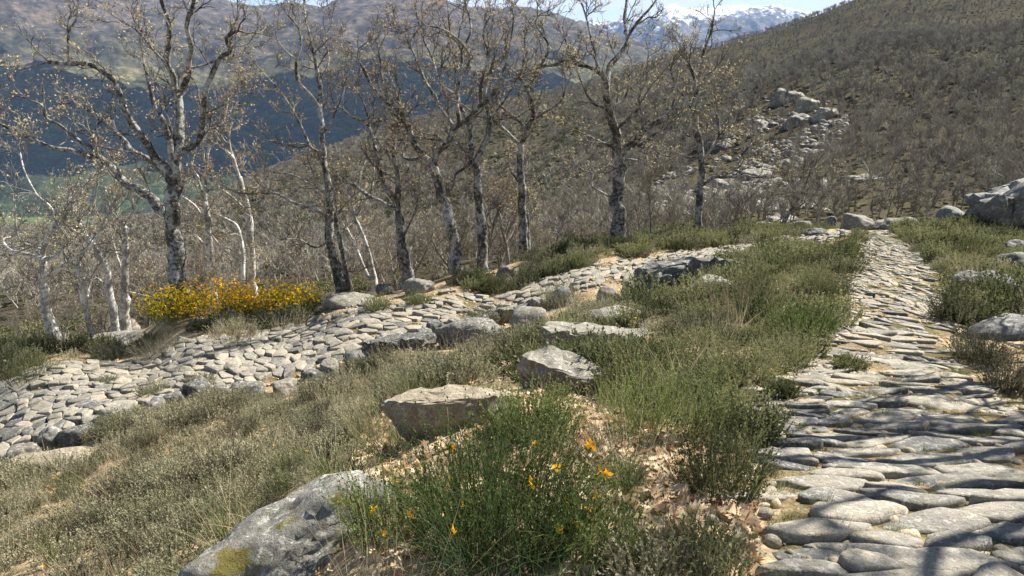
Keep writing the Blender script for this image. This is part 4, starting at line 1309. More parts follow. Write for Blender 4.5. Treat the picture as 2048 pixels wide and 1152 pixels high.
def thicket_oak(x, y, i, s, rz, label, group):
    z = float(H(x, y)[0])
    t = empty('slender_oak', (x, y, z - 0.1), rz)
    t.scale = (s, s, s)
    tag(t, label, 'tree', group)
    obj('trunk', protos[i][0], None, t)
    obj('dry_leaves', protos[i][2], None, obj('crown', protos[i][1], None, t))
r = np.random.default_rng(55)
n_th = 0
for ring, (y0, y1, cnt) in enumerate([(18.5, 24, 34), (24, 34, 32), (34, 60, 30)]):
    for _ in range(cnt):
        y = r.uniform(y0, y1); a = r.uniform(-0.78, 0.40 if ring else 0.22)
        if a > 0.22 and r.random() < 0.5: continue
        px, py = project(np.array([[a * y, y, float(H(a * y, y)[0])]]))
        s = r.uniform(0.40, 0.72) * (0.75 if px[0] > 1050 else 1.0)
        h_px, h_lb = min(HERO, key=lambda q: abs(q[0] - px[0]))
        by = ' '.join(h_lb.split()[:5]).rstrip(',')
        for cut in (' with', ' of', ' at', ' in', ' a', ' the', ' and'):
            by = by[: -len(cut)] if by.endswith(cut) else by
        where = ('left of' if px[0] < h_px else 'right of') + ' the ' + by
        thicket_oak(a * y, y, int(r.integers(5)), s, r.uniform(0, 6.28),
                    ['thicket oak just below the road, ', 'slender thicket oak deeper down, ', 'bare gully oak far below, '][ring] + where,
                    ['thicket oaks below the road', 'thicket oaks deeper down', 'oaks in the gully'][ring])
        n_th += 1
# two oaks off to the right whose boughs shade the near paving
for (x_, y_, rz_, sc_, lb_) in [(4.95, 5.25, 0.2, 1.4, 'nearer bare oak right of the road outside the view'), (6.6, 7.2, 0.6, 1.35, 'farther bare oak right of the road outside the view')]:
    t = empty('shade_oak', (x_, y_, float(H(x_, y_)[0]) - 0.1), rz_)
    tag(t, lb_, 'tree')
    t.scale = (sc_, sc_, sc_ * 0.95)
    obj('trunk', protos[3][0], None, t)
    obj('dry_leaves', protos[3][2], None, obj('crown', protos[3][1], None, t))
# ------------------------------------------------------------------ small plants
def ribbons(r, base, d, L, w, bend, n=3, droop=0.0):
    """tapering blades: base (K,3), d (K,3), L, w (K) -> quads"""
    K = len(base)
    d = d / np.linalg.norm(d, axis=1, keepdims=True)
    side = np.cross(d, r.normal(size=(K, 3))); side /= np.linalg.norm(side, axis=1, keepdims=True) + 1e-9
    bd = r.normal(size=(K, 3)) * bend; bd[:, 2] = -np.abs(bd[:, 2]) * 0.5 - droop
    t = np.linspace(0, 1, n + 1)
    P = base[:, None] + d[:, None] * (L[:, None] * t)[..., None] + bd[:, None] * (L[:, None] * t ** 2)[..., None]
    wt_ = (w[:, None] * np.clip(1 - t ** 1.6, 0.12, 1))[..., None] * 0.5
    V = np.stack([P - side[:, None] * wt_, P + side[:, None] * wt_], 2)
    b = (np.arange(K) * (n + 1) * 2)[:, None] + (np.arange(n) * 2)[None]
    q = np.stack([b, b + 1, b + 3, b + 2], -1).reshape(-1, 4)
    return V.reshape(-1, 3), q, P

def disk(r, n, Rr):
    a = r.uniform(0, 2 * math.pi, n); q = Rr * np.sqrt(r.random(n))
    return np.stack([q * np.cos(a), q * np.sin(a), np.zeros(n)], -1)

def leaves_on(r, P, per, L, w, ang=0.8, t0=0.25):
    """little pointed leaves along stems P (K,n,3)"""
    K, n, _ = P.shape
    k = np.repeat(np.arange(K), per)
    t = (t0 + (1 - t0) * r.random(len(k))) * (n - 1)
    i = np.minimum(t.astype(int), n - 2); f = (t - i)[:, None]
    p = P[k, i] * (1 - f) + P[k, i + 1] * f
    T = P[k, i + 1] - P[k, i]; T /= np.linalg.norm(T, axis=1, keepdims=True) + 1e-9
    q = r.normal(size=T.shape); q -= (q * T).sum(1, keepdims=True) * T; q /= np.linalg.norm(q, axis=1, keepdims=True) + 1e-9
    d = T * math.cos(ang) + q * math.sin(ang)
    s = np.cross(d, T); s /= np.linalg.norm(s, axis=1, keepdims=True) + 1e-9
    l = L * r.uniform(0.6, 1.3, len(k))[:, None]; ww = w * r.uniform(0.7, 1.2, len(k))[:, None]
    V = np.stack([p, p + d * l * 0.45 + s * ww, p + d * l, p + d * l * 0.45 - s * ww], 1)
    return V.reshape(-1, 3), np.arange(len(k) * 4).reshape(-1, 4)

def dome_stems(r, n, Rr, Hh, w, spread, bend=0.12, seg=3):
    b = disk(r, n, Rr * 0.75)
    rad = np.linalg.norm(b[:, :2], axis=1) / Rr
    d = np.column_stack([b[:, :2] / Rr * spread + r.normal(0, 0.18, (n, 2)), np.ones(n)])
    L = Hh * np.sqrt(np.clip(1.08 - rad ** 2, 0.12, 1)) * r.uniform(0.6, 1.1, n)
    return ribbons(r, b, d, L, np.full(n, w), bend, seg)

def heath_mesh(seed, n=170, Rr=0.24, Hh=0.22, leaf=0.014, per=16, mat='heath', w=0.004):
    r = np.random.default_rng(seed)
    g = Geo()
    v, f, P = dome_stems(r, n, Rr, Hh, w, 0.75)
    g.add(v, f)
    g.add(*leaves_on(r, P, per, leaf, leaf * 0.24, 0.65, 0.25))
    me = g.mesh('heath_clump', False); me.materials.append(M[mat]); return me

def grass_mesh(seed, n=90, Rr=0.10, Hh=0.32, w=0.0045, mat='grass', spread=0.7, bend=0.3):
    r = np.random.default_rng(seed)
    b = disk(r, n, Rr)
    d = np.column_stack([b[:, :2] / Rr * spread * 0.6 + r.normal(0, 0.25, (n, 2)), np.ones(n)])
    v, f, P = ribbons(r, b, d, Hh * r.uniform(0.45, 1.1, n), np.full(n, w), bend, 4, 0.08)
    me = mesh_np('grass_tuft', v, [f], False); me.materials.append(M[mat]); return me

def moss_mesh(seed):
    r = np.random.default_rng(seed)
    b = disk(r, 130, 0.10)
    d = np.column_stack([r.normal(0, 0.5, (130, 2)), np.ones(130)])
    v, f, P = ribbons(r, b, d, r.uniform(0.012, 0.03, 130), np.full(130, 0.006), 0.2, 2)
    me = mesh_np('moss', v, [f], False); me.materials.append(M['moss']); return me

def oak_leaf(seed, size=0.07):
    r = np.random.default_rng(seed)
    # lobed outline from stalk to tip, mirrored
    t = np.linspace(0, 1, 12)
    w = 0.34 * np.sin(np.clip(t * 1.02, 0, 1) * math.pi) ** 0.8 * (1 + 0.38 * np.where(np.arange(12) % 2 == 0, -1, 1)) + 0.01
    V, Fq = [], []
    curl, fold, tw = r.uniform(-1.3, 1.3), r.uniform(0.2, 1.0), r.uniform(-0.8, 0.8)
    for i in range(12):
        x = t[i] - 0.5
        for s in (-1, 0, 1):
            y = s * w[i]
            z = curl * x * x * 0.7 + fold * abs(y) * 0.8 + tw * x * y * 1.6 + r.normal(0, 0.012)
            V.append((x, y, z))
    for i in range(11):
        for j in range(2):
            a = i * 3 + j
            Fq.append((a, a + 1, a + 4, a + 3))
    V = np.array(V) * size; V[:, 2] -= V[:, 2].min()
    me = mesh_np('dry_leaf', V, [np.array(Fq)], True); me.materials.append(M['litter']); return me

def pebble(seed, mat='rock_tan'):
    me = rock_mesh('pebble', 0.02, 0.016, 0.011, seed, 2, planes=8); me.materials.append(M[mat]); return me

# stuff: thousands of copies laid out by geometry nodes
def scatter(name, meshes, P, rot, scl, pick, label=None):
    src = bpy.data.collections.new(name + '_source')
    for i, me in enumerate(meshes):
        o = bpy.data.objects.new('%s_source_%02d' % (name, i), me)
        src.objects.link(o)
    me = bpy.data.meshes.new(name)
    me.vertices.add(len(P)); me.vertices.foreach_set('co', np.asarray(P, np.float32).ravel())
    a = me.attributes.new('rot', 'FLOAT_VECTOR', 'POINT'); a.data.foreach_set('vector', np.asarray(rot, np.float32).ravel())
    a = me.attributes.new('scl', 'FLOAT_VECTOR', 'POINT'); a.data.foreach_set('vector', np.asarray(scl, np.float32).ravel())
    a = me.attributes.new('pick', 'INT', 'POINT'); a.data.foreach_set('value', np.asarray(pick, np.int32))
    o = obj(name, me)
    ng = bpy.data.node_groups.new(name, 'GeometryNodeTree')
    ng.interface.new_socket('Geometry', in_out='INPUT', socket_type='NodeSocketGeometry')
    ng.interface.new_socket('Geometry', in_out='OUTPUT', socket_type='NodeSocketGeometry')
    N = ng.nodes; gi = N.new('NodeGroupInput'); go = N.new('NodeGroupOutput')
    ins = N.new('GeometryNodeInstanceOnPoints'); ci = N.new('GeometryNodeCollectionInfo')
    ci.inputs['Collection'].default_value = src
    ci.inputs['Separate Children'].default_value = True
    ci.inputs['Reset Children'].default_value = True
    ins.inputs['Pick Instance'].default_value = True
    def at_(nm, ty):
        q = N.new('GeometryNodeInputNamedAttribute'); q.data_type = ty; q.inputs['Name'].default_value = nm
        return [s for s in q.outputs if s.enabled and s.name == 'Attribute'][0]
    ng.links.new(gi.outputs[0], ins.inputs['Points'])
    ng.links.new(ci.outputs[0], ins.inputs['Instance'])
    ng.links.new(at_('pick', 'INT'), ins.inputs['Instance Index'])
    ng.links.new(at_('rot', 'FLOAT_VECTOR'), ins.inputs['Rotation'])
    ng.links.new(at_('scl', 'FLOAT_VECTOR'), ins.inputs['Scale'])
    ng.links.new(ins.outputs[0], go.inputs[0])
    md = o.modifiers.new('scatter', 'NODES'); md.node_group = ng
    tag(o, label, kind='stuff')
    return o

def in_poly(px, py, poly):
    res = np.zeros(len(px), bool); j = len(poly) - 1
    for i in range(len(poly)):
        xi, yi = poly[i]; xj, yj = poly[j]
        res ^= ((yi > py) != (yj > py)) & (px < (xj - xi) * (py - yi) / (yj - yi + 1e-9) + xi)
        j = i
    return res

ROCKS = [(o.location.x, o.location.y, max(o.dimensions.x, o.dimensions.y) * 0.40) for o in scene.objects if o.name.startswith(('boulder', 'edging'))]
r5 = np.random.default_rng(99)
def samples(density, y0=1.5, y1=24.0, a0=-0.82, a1=0.82):
    area = (a1 - a0) * (y1 ** 2 - y0 ** 2) / 2
    n = int(area * density)
    y = np.sqrt(r5.uniform(y0 ** 2, y1 ** 2, n)); x = r5.uniform(a0, a1, n) * y
    z = H(x, y)
    px, py = project(np.stack([x, y, z], -1))
    return x, y, z, px, py
def clear(x, y, road=0.0, rocks=True, rocks_f=1.0):
    ok = ~upper.inside(x, y, road) & ~lower.inside(x, y, road)
    if rocks:
        for rx, ry, rr in ROCKS:
            ok &= (x - rx) ** 2 + (y - ry) ** 2 > (rr * rocks_f) ** 2
    return ok
def lay(name, meshes, x, y, z, s, label=None, tilt=0.15, sink=0.0, zs=None):
    n = len(x)
    rot = np.column_stack([r5.normal(0, tilt, n), r5.normal(0, tilt, n), r5.uniform(0, 6.28, n)])
    sc = np.column_stack([s, s, s * (zs if zs is not None else 1.0)])
    return scatter(name, meshes, np.column_stack([x, y, z - sink]), rot, sc, r5.integers(0, len(meshes), n), label)

P_LEFT = [(-500, 1400), (-500, 960), (0, 925), (130, 900), (300, 830), (500, 795), (660, 765), (800, 722), (1000, 695), (1120, 650), (1210, 612), (1290, 612), (1250, 660), (1060, 720), (960, 760), (760, 800), (700, 930), (400, 1170), (360, 1400)]
P_GREEN = [(1060, 720), (1290, 612), (1420, 545), (1500, 520), (1640, 498), (1700, 525), (1696, 620), (1650, 690), (1560, 745), (1500, 830), (1500, 900), (1380, 860), (1180, 790), (1000, 760)]
P_FRONT = [(700, 930), (760, 800), (1000, 770), (1180, 800), (1380, 860), (1500, 900), (1545, 1000), (1540, 1150), (1510, 1400), (400, 1400)]
P_RIGHT = [(1910, 600), (1880, 560), (1800, 505), (1775, 475), (1800, 458), (2400, 445), (2400, 900), (2050, 798), (1945, 745), (1925, 690)]
P_CREST = [(1400, 505), (1420, 472), (1560, 462), (1730, 468), (1725, 492), (1690, 512), (1500, 520)]
P_FARROW = [(-100, 800), (-60, 705), (250, 695), (300, 672), (430, 652), (610, 628), (625, 640), (540, 655), (420, 690), (270, 716), (130, 733), (0, 765)]
P_FARROW2 = [(870, 606), (880, 570), (1030, 555), (1050, 525), (1180, 488), (1400, 468), (1400, 495), (1280, 520), (1130, 547), (1030, 577)]

heath_var = [heath_mesh(500 + i, 95 + 15 * i, 0.22, 0.15 + 0.035 * i, 0.019, 15, 'heath', 0.0045) for i in range(4)]
green_var = [heath_mesh(520 + i, 95, 0.22, 0.20 + 0.04 * i, 0.025, 17, 'heath_green', 0.0055) for i in range(4)]
grass_var = [grass_mesh(540 + i, 60 + 15 * i, 0.10, 0.20 + 0.06 * i) for i in range(3)]
straw_var = [grass_mesh(550 + i, 26, 0.12, 0.34 + 0.08 * i, 0.003, 'straw', 0.4, 0.2) for i in range(3)]
redstraw_var = [grass_mesh(556 + i, 70, 0.14, 0.42, 0.003, 'redstraw', 0.35, 0.12) for i in range(2)]
moss_var = [moss_mesh(560 + i) for i in range(2)]
leaf_var = [oak_leaf(570 + i, 0.075) for i in range(8)]
peb_var = [pebble(580 + i) for i in range(4)]

x, y, z, px, py = samples(20)
pp = np.column_stack([x, y, 0 * x])
lump = fbm(pp * 1.25, 3, 61)
rnd = r5.random(len(x))
ok = clear(x, y, 0.06)
def size(m, lo, hi):
    return r5.uniform(lo, hi, m.sum()) * np.clip(1.0 + 0.45 * lump[m], 0.5, 1.7)
m = ok & in_poly(px, py, P_LEFT) & (lump > -0.95) & (rnd < 0.97)
lay('heath_cover', heath_var, x[m], y[m], z[m], size(m, 0.6, 1.15), 'grey green heath covering the slope left of the upper road', 0.25, 0.01)
m = ok & (in_poly(px, py, P_GREEN) | in_poly(px, py, P_RIGHT) | in_poly(px, py, P_CREST)) & (lump > -0.8) & (rnd < 0.8)
lay('heather_cover', green_var + heath_var[:2], x[m], y[m], z[m], size(m, 0.6, 1.35), 'green heather covering the ground beside the upper road', 0.22, 0.01)
m = ok & (in_poly(px, py, P_FARROW) | in_poly(px, py, P_FARROW2)) & (lump > -0.30) & (rnd < 0.5)
lay('roadside_heather', green_var + heath_var[2:], x[m], y[m], z[m], size(m, 0.75, 1.5), 'heather along the far side of the lower road', 0.2, 0.01)
m = ok & in_poly(px, py, P_FRONT) & (rnd < 0.22) & (lump > -0.2)
lay('foreground_heath', green_var + heath_var, x[m], y[m], z[m], r5.uniform(0.4, 0.8, m.sum()), 'small heath plants among the dry leaves in the foreground', 0.2, 0.01)

x, y, z, px, py = samples(14)
rnd = r5.random(len(x)); ok = clear(x, y, 0.02)
gn = fbm(np.column_stack([x, y, 0 * x]) * 0.8, 2, 71)
m = ok & ((in_poly(px, py, P_GREEN) & (rnd < 0.16) & (gn > -0.2)) | (in_poly(px, py, P_FRONT) & (rnd < 0.32)) | (in_poly(px, py, P_LEFT) & (rnd < 0.22) & (gn > -0.1)) | ((in_poly(px, py, P_RIGHT) | in_poly(px, py, P_CREST)) & (rnd < 0.12)))
lay('grass', grass_var, x[m], y[m], z[m], r5.uniform(0.5, 1.1, m.sum()), 'green grass growing among the heath', 0.2)
m = ok & ~m & ((in_poly(px, py, P_LEFT) & (rnd > 0.66)) | (in_poly(px, py, P_GREEN) & (rnd > 0.8)) | (in_poly(px, py, P_FRONT) & (rnd > 0.8)) | (in_poly(px, py, P_RIGHT) & (rnd > 0.9)))
lay('dry_grass', straw_var, x[m], y[m], z[m], r5.uniform(0.6, 1.3, m.sum()), 'thin dry grass stalks standing in the heath', 0.2)
# grass and moss in the joints of the paving
x, y, z, px, py = samples(40, 1.8, 19.0)
up = upper.inside(x, y, 0.05); lo = lower.inside(x, y, 0.05)
gn = fbm(np.column_stack([x, y, 0 * x]) * 1.4, 3, 73) + r5.normal(0, 0.25, len(x))
dl = ((x[:, None] - upper.L[None, ::2, 0]) ** 2 + (y[:, None] - upper.L[None, ::2, 1]) ** 2).min(1)
m = up & ((gn > 0.25) | ((dl < 0.3 ** 2) & (gn > -0.15)))
lay('joint_grass', grass_var, x[m], y[m], z[m], r5.uniform(0.16, 0.42, m.sum()), 'short grass growing in the paving joints', 0.2)
m = (up | lo) & (gn < 0.12)
lay('joint_moss', moss_var, x[m], y[m], z[m] + 0.006, r5.uniform(0.35, 0.9, m.sum()), 'moss and short turf in the paving joints', 0.05)
# leaf litter
x, y, z, px, py = samples(420, 1.6, 7.5)
ln = fbm(np.column_stack([x, y, 0 * x]) * 1.5, 3, 83) + r5.normal(0, 0.25, len(x))
ok = clear(x, y, 0.0, True, 0.8)
m = ok & ((in_poly(px, py, P_FRONT) & (ln > -0.7)) | (in_poly(px, py, P_GREEN) & (ln > 0.45)) | (in_poly(px, py, P_LEFT) & (ln > 0.95)))
lay('leaf_litter', leaf_var, x[m], y[m], z[m] + 0.004, r5.uniform(0.55, 1.15, m.sum()), 'dry oak leaves littering the ground in the foreground', 0.55)
# pebbles on the sand of both roads
x, y, z, px, py = samples(110, 1.8, 18.5)
m = (upper.inside(x, y, 0.25) | lower.inside(x, y, 0.25)) & (r5.random(len(x)) < 0.75)
lay('pebbles', peb_var, x[m], y[m], z[m] + 0.012, r5.uniform(0.4, 1.8, m.sum()) ** 1.3, 'small stones and gravel lying on both roads', 0.3)

# single leaves near the camera
x, y, z, px, py = samples(60, 1.9, 4.2)
m = clear(x, y, 0.0) & in_poly(px, py, P_FRONT) & (px > 0) & (px < 2048) & (py < 1150)
for i in np.where(m)[0][:70]:
    o = obj('dry_oak_leaf', leaf_var[int(r5.integers(8))], None, None, (x[i], y[i], z[i] + 0.02))
    o.rotation_euler = (r5.normal(0, 0.6), r5.normal(0, 0.6), r5.uniform(0, 6.28)); o.scale = (1.25,) * 3
    lx_ = float(px[i])
    tag(o, 'curled dry oak leaf lying ' + ('beside the lichen boulder' if lx_ < 720 else 'left of the foreground broom' if lx_ < 900 else 'under the foreground broom' if lx_ < 1120 else 'right of the foreground broom' if lx_ < 1350 else 'at the border of the near paving'), 'leaf', 'curled dry oak leaves')

# ------------------------------------------------------------------ plants that stand out singly
def broom(name, label, px, py, wpx, hpx, n, mats, seed, flowers=0, flower_size=0.012, leaf=0.012, per=16, cat='shrub', spread=0.6, single=0, petal='petal', group=None, ymin=0.0, lean=0.0, stemw=0.0035):
    p = hit(px, py, ymin); m = p.y * 1.02 / F
    Rr, Hh = wpx * m / 2, hpx * m
    r = np.random.default_rng(seed)
    t = empty(name, p)
    tag(t, label, cat, group)
    v, f, P = dome_stems(r, n, Rr, Hh, stemw, spread * Rr / max(Hh, 0.05) * 1.2, 0.15, 4)
    st_ = obj('stems', mesh_np('stems', v, [f], False), M[mats[0]], t)
    lv, lf = leaves_on(r, P, per, leaf, leaf * 0.28, 0.6, 0.15)
    obj('leaves', mesh_np('leaves', lv, [lf], False), M[mats[1]], st_)
    if flowers:
        k = r.integers(0, n, flowers); i = r.integers(2, 5, flowers)
        q = P[k, i] + r.normal(0, 0.006, (flowers, 3))
        dd = r.normal(size=(flowers, 3)); dd[:, 2] += 0.6
        bv, bf = buds(r, q, dd, flower_size, 3)
        obj('flowers', mesh_np('flowers', bv, [bf], False), M[petal], st_)['kind'] = 'stuff'
    for j in range(single):
        k = int(r.integers(0, n)); q = P[k, int(r.integers(2, 5))]
        bv, bf = buds(r, np.zeros((1, 3)), np.array([[0, -0.3, 0.8]]), 0.019, 7)
        o = obj('flower', mesh_np('flower', bv, [bf], True), M[petal], t, tuple(q))
    return t
broom('broom_bush', 'dense dark green broom bush with a few yellow flowers in the foreground centre', 1000, 1085, 440, 320, 600, ('broom', 'broom'), 1, 0, 0.012, 0.012, 22, single=14, petal='petal_orange')
broom('broom_bush', 'small green broom bush beside the lichen boulder in the foreground', 775, 1075, 230, 185, 220, ('broom', 'broom'), 2, 0, 0.010, 0.012, 20, single=3, petal='petal_orange')
broom('broom_bush', 'dark green broom among dry leaves right of the foreground bush', 1190, 1110, 260, 200, 220, ('broom', 'broom'), 3, 0, 0.010, 0.012, 18, single=4, petal='petal_orange')
broom('broom_bush', 'yellow-green wispy broom left of the tan slab', 745, 872, 120, 150, 130, ('grass', 'straw'), 4, 0, 0.01, 0.010, 8)
broom('broom_bush', 'leggy green broom behind the angular grey rock', 1330, 870, 290, 200, 330, ('broom', 'broom'), 5, 0, 0.010, 0.013, 14)
broom('broom_bush', 'green bush in the angle between bank boulders and upper road', 1260, 770, 200, 110, 220, ('broom', 'heath_green'), 6, 0, 0.010, 0.015, 14)
broom('heather_bush', 'soft green heather beside the paving in the foreground', 1440, 985, 220, 170, 260, ('heath_green', 'heath_green'), 7, 0, 0.01, 0.015, 18)
broom('heather_bush', 'grey-green heather at the lower edge beside the paving', 1420, 1150, 200, 130, 180, ('heath', 'heath_green'), 8, 0, 0.01, 0.013, 18)
broom('heather_bush', 'small grey-leaved plant in the leaf litter at the bottom', 1290, 1150, 200, 110, 160, ('heath', 'heath'), 9, 0, 0.01, 0.013, 18)
for i, (px, py, w, h, lb) in enumerate([(350, 642, 120, 78, 'flowering yellow broom at the foot of the biggest oak, left of its trunk'), (440, 632, 160, 84, 'flowering yellow broom, the tallest, right of the biggest oak'),
                                        (525, 636, 140, 80, 'flowering yellow broom in the middle of the row'), (590, 628, 100, 70, 'flowering yellow broom at the right end of the row')]):
    broom('flowering_broom', lb, px, py, w, h, 380, ('broom', 'broom'), 20 + i, 760, 0.036, 0.024, 14, spread=0.6, group='flowering brooms', stemw=0.006)
for i, (px, py, w, h, lb, mt) in enumerate([(755, 622, 62, 40, 'round green heather bush alone on the sand of the lower road', 'heath_green'), (838, 612, 58, 40, 'round green heather bush at the end of the roadside row', 'heath_green'),
        (1122, 610, 90, 60, 'grey bush with dark hollow on the near side of the lower road', 'heath'), (975, 640, 90, 44, 'thin grey bush above the smooth rounded boulder', 'heath'),
        (305, 795, 70, 36, 'small bush on the lower road above the edging stones', 'heath'), (400, 775, 64, 30, 'small bush on the lower road in the gap of the edging', 'heath'),
        (235, 870, 100, 52, 'grey-green bush below the edging stones', 'heath'), (215, 770, 40, 20, 'little tuft of heath in the lower paving', 'heath'),
        (1000, 585, 70, 30, 'dark green heather patch at the edge of the lower road under the straight oak', 'heath_green'), (60, 760, 120, 70, 'large green heather at the left edge beyond the lower road', 'heath_green'),
        (320, 715, 110, 56, 'grey heather above the lower road below the biggest oak', 'heath'), (470, 680, 110, 50, 'spreading grey heather below the blocks of the flowering broom', 'heath'), (570, 655, 100, 52, 'tall grey-green heather below the right end of the flowering broom', 'heath'),
        (2020, 780, 120, 90, 'dark heather overhanging the paving at the right edge', 'heath'), (1560, 800, 70, 44, 'green tuft at the left border of the upper paving', 'heath_green'), (1700, 745, 70, 40, 'green tuft growing in the upper paving', 'heath_green')]):
    broom('heather_bush', lb, px, py, w, h, 240, (mt, mt), 40 + i, 0, 0.01, 0.020 if py < 700 else 0.016, 18, stemw=0.006 if py < 700 else 0.004)

for i, (px, py, w, h, lb, mt) in enumerate([(1290, 735, 170, 90, 'upright green broom right of the broad low boulder', 'broom'), (1385, 745, 190, 110, 'dense green bush in the middle of the bank between the roads', 'heath_green'),
        (1470, 765, 180, 100, 'rounded green bush on the bank nearest the upper paving', 'heath_green'), (1400, 665, 150, 66, 'grey-green bush below the bend cluster of boulders', 'heath'), (1605, 672, 150, 84, 'dark green bush bordering the upper paving halfway along', 'broom'),
        (1640, 600, 130, 70, 'green bush bordering the upper paving farther along', 'heath_green'), (1560, 735, 150, 74, 'low green bush spilling over the left border of the paving', 'heath_green'), (1180, 745, 130, 70, 'small green bush right behind the angular grey rock', 'broom'),
        (1500, 880, 150, 110, 'green bush with straw tips left of the near paving', 'heath_green'), (1910, 640, 110, 60, 'heather bush bordering the paving on its right side', 'heath'),
        (1960, 720, 120, 70, 'grey heather bush spilling over the right border of the paving', 'heath'), (1075, 880, 200, 130, 'dark green bush half hiding the tan slab', 'broom')]):
    broom('green_bush', lb, px, py, w, h, 300, (mt, mt), 140 + i, 0, 0.01, 0.017, 17, stemw=0.0045)

def tuft(label, px, py, wpx, hpx, n, mat, seed, w=0.0045, name='grass_tuft', bend=0.3, spread=0.7):
    p = hit(px, py); m = p.y * 1.02 / F
    me = grass_mesh(seed, n, wpx * m / 2, hpx * m, w, mat, spread, bend)
    o = obj(name, me, None, None, p)
    tag(o, label, 'grass')
tuft('tuft of long dark grass at the bottom centre', 1000, 1165, 260, 330, 150, 'grass_blue', 700, 0.0035)
tuft('tuft of green grass in front of the lichen boulder', 470, 1175, 120, 210, 45, 'grass_blue', 701, 0.0045)
tuft('spiky grass tuft in dry leaves behind the foreground bush', 1240, 905, 170, 110, 120, 'grass_blue', 702, 0.0035)
tuft('brown dry grass tuft left of the tall green grass', 1475, 640, 110, 120, 170, 'redstraw', 703, 0.004, bend=0.12, spread=0.4)
tuft('tall bright green grass on the bank left of the upper road', 1530, 640, 120, 85, 150, 'grass', 704, 0.005)
tuft('grass tuft on the bottom right paving', 1945, 1105, 60, 60, 60, 'grass', 705, 0.003)
tuft('straw stalks standing above the tan slab', 800, 880, 160, 260, 26, 'straw', 706, 0.0028, bend=0.15, spread=0.4)
tuft('tall dry stalks in front of the foreground broom', 930, 1120, 160, 300, 34, 'straw', 707, 0.0028, bend=0.2, spread=0.5)
tuft('grass clump at the right foot of the foreground broom', 1130, 1160, 220, 150, 90, 'grass_blue', 708, 0.0035)
tuft('green grass clump at the bottom edge left of the paving', 1390, 1090, 140, 110, 90, 'grass_blue', 709, 0.0035)

# yellow flowers dotted over the heath
def flower(px, py, lb):
    p = hit(px, py + 24)
    if p is None: return
    r = np.random.default_rng(int(px * 7 + py))
    t = empty('yellow_flower', p); tag(t, lb, 'flower')
    v, f, P = ribbons(r, np.zeros((1, 3)), np.array([[0.05, 0, 1.0]]), np.array([24 * p.y / F]), np.array([0.004]), 0.1, 3)
    obj('stem', mesh_np('stem', v, [f], False), M['grass'], t)
    a = np.linspace(0, 2 * math.pi, 6)[:-1]
    c = P[0, -1]; q = 0.016
    V = [c] + [c + np.array([math.cos(x_) * q, math.sin(x_) * q * 0.8 - 0.003, 0.004 + 0.5 * q * abs(math.sin(x_))]) for x_ in np.linspace(0, 2 * math.pi, 11)[:-1]]
    F_ = [(0, 1 + i, 1 + (i + 1) % 10) for i in range(10)]
    obj('petals', mesh_np('petals', np.array(V), [np.array(F_)], False), M['petal'], t)
for px, py, lb in [(423, 886, 'yellow flower in the heath right of the bare rock sheet'), (548, 884, 'yellow flower leftmost of the group above the lichen boulder'), (580, 879, 'yellow flower highest of the group above the lichen boulder'),
                   (612, 896, 'yellow flower lowest of the group above the lichen boulder'), (638, 882, 'yellow flower rightmost of the group above the lichen boulder'), (108, 958, 'yellow flower near the left edge below the bare rock sheet'),
                   (147, 1075, 'yellow flower in the lower left corner heath'), (92, 1132, 'small yellow flower at the bottom left edge'), (1272, 632, 'yellow flower in front of the pale lichen slab'), (1508, 604, 'yellow flower in the tall green grass')]:
    flower(px, py, lb)

# ------------------------------------------------------------------ the hillside across the gully
def far_tree(seed, h=4.5, tw=0.035, tr_=0.085):
    r = np.random.default_rng(seed)
    g = Geo()
    tr = grow(r, np.zeros((1, 3)), np.array([[r.normal(0, .15), r.normal(0, .15), 1.0]]), np.array([h * 0.6]), 5, 0.1, 0.05)
    Rr = tr_ * np.linspace(1.1, 0.5, 5)[None]
    g.add(*tubes(tr, Rr, 4))
    s, d, q, t = spawn(r, tr, Rr, 11, 0.25, (0.4, 0.95))
    L1 = grow(r, s, d + np.array([0, 0, 0.4]), h * r.uniform(0.22, 0.42, 11), 4, 0.22, 0.12)
    R1 = np.linspace(0.05, 0.02, 4)[None].repeat(11, 0)
    g.add(*tubes(L1, R1, 3))
    s, d, q, t = spawn(r, L1, R1, 20, 0.2, (0.3, 1.0))
    v, f, P = ribbons(r, s, d + np.array([0, 0, 0.4]), r.uniform(0.35, 0.9, len(s)), np.full(len(s), tw), 0.3, 2)
    g.add(v, f)
    me = g.mesh('far_tree', False); me.materials.append(M['branch_far']); return me
far_var = [far_tree(800 + i, 3.4 + 0.5 * i) for i in range(5)]
far_var2 = [far_tree(810 + i, 3.4 + 0.5 * i, 0.075, 0.10) for i in range(5)]
hb_var = [heath_mesh(820 + i, 60, 0.55, 0.6, 0.10, 10, 'hill_bush', 0.02) for i in range(3)] if 'hill_bush' in M else None
P_OUT = [(1560, 445), (1330, 430), (1290, 395), (1330, 350), (1420, 310), (1480, 255), (1530, 195), (1600, 180), (1660, 205), (1705, 240), (1690, 275), (1610, 325), (1590, 380), (1660, 420)]
P_OUT2 = [(1600, 380), (1700, 335), (1830, 380), (1850, 430), (1700, 440), (1640, 440)]
def hill_samples(n, y0, y1, a0=-0.80, a1=0.80, pw=1.0):
    u = r5.random(n)
    y = np.exp(math.log(y0) + (math.log(y1) - math.log(y0)) * u ** pw)
    x = r5.uniform(a0, a1, n) * y
    z = H(x, y)
    px, py = project(np.stack([x, y, z], -1))
    return x, y, z, px, py
k = NT('hill_bushes')
c = k.ramp(k.math('ADD', k.math('MULTIPLY', k.rand(), 0.6), k.math('MULTIPLY', k.noise(k.pos(), 0.03, 3.0), 0.5)),
           [(0.25, (0.05, 0.05, 0.03)), (0.42, (0.085, 0.078, 0.048)), (0.58, (0.13, 0.112, 0.078)), (0.8, (0.20, 0.172, 0.125))])
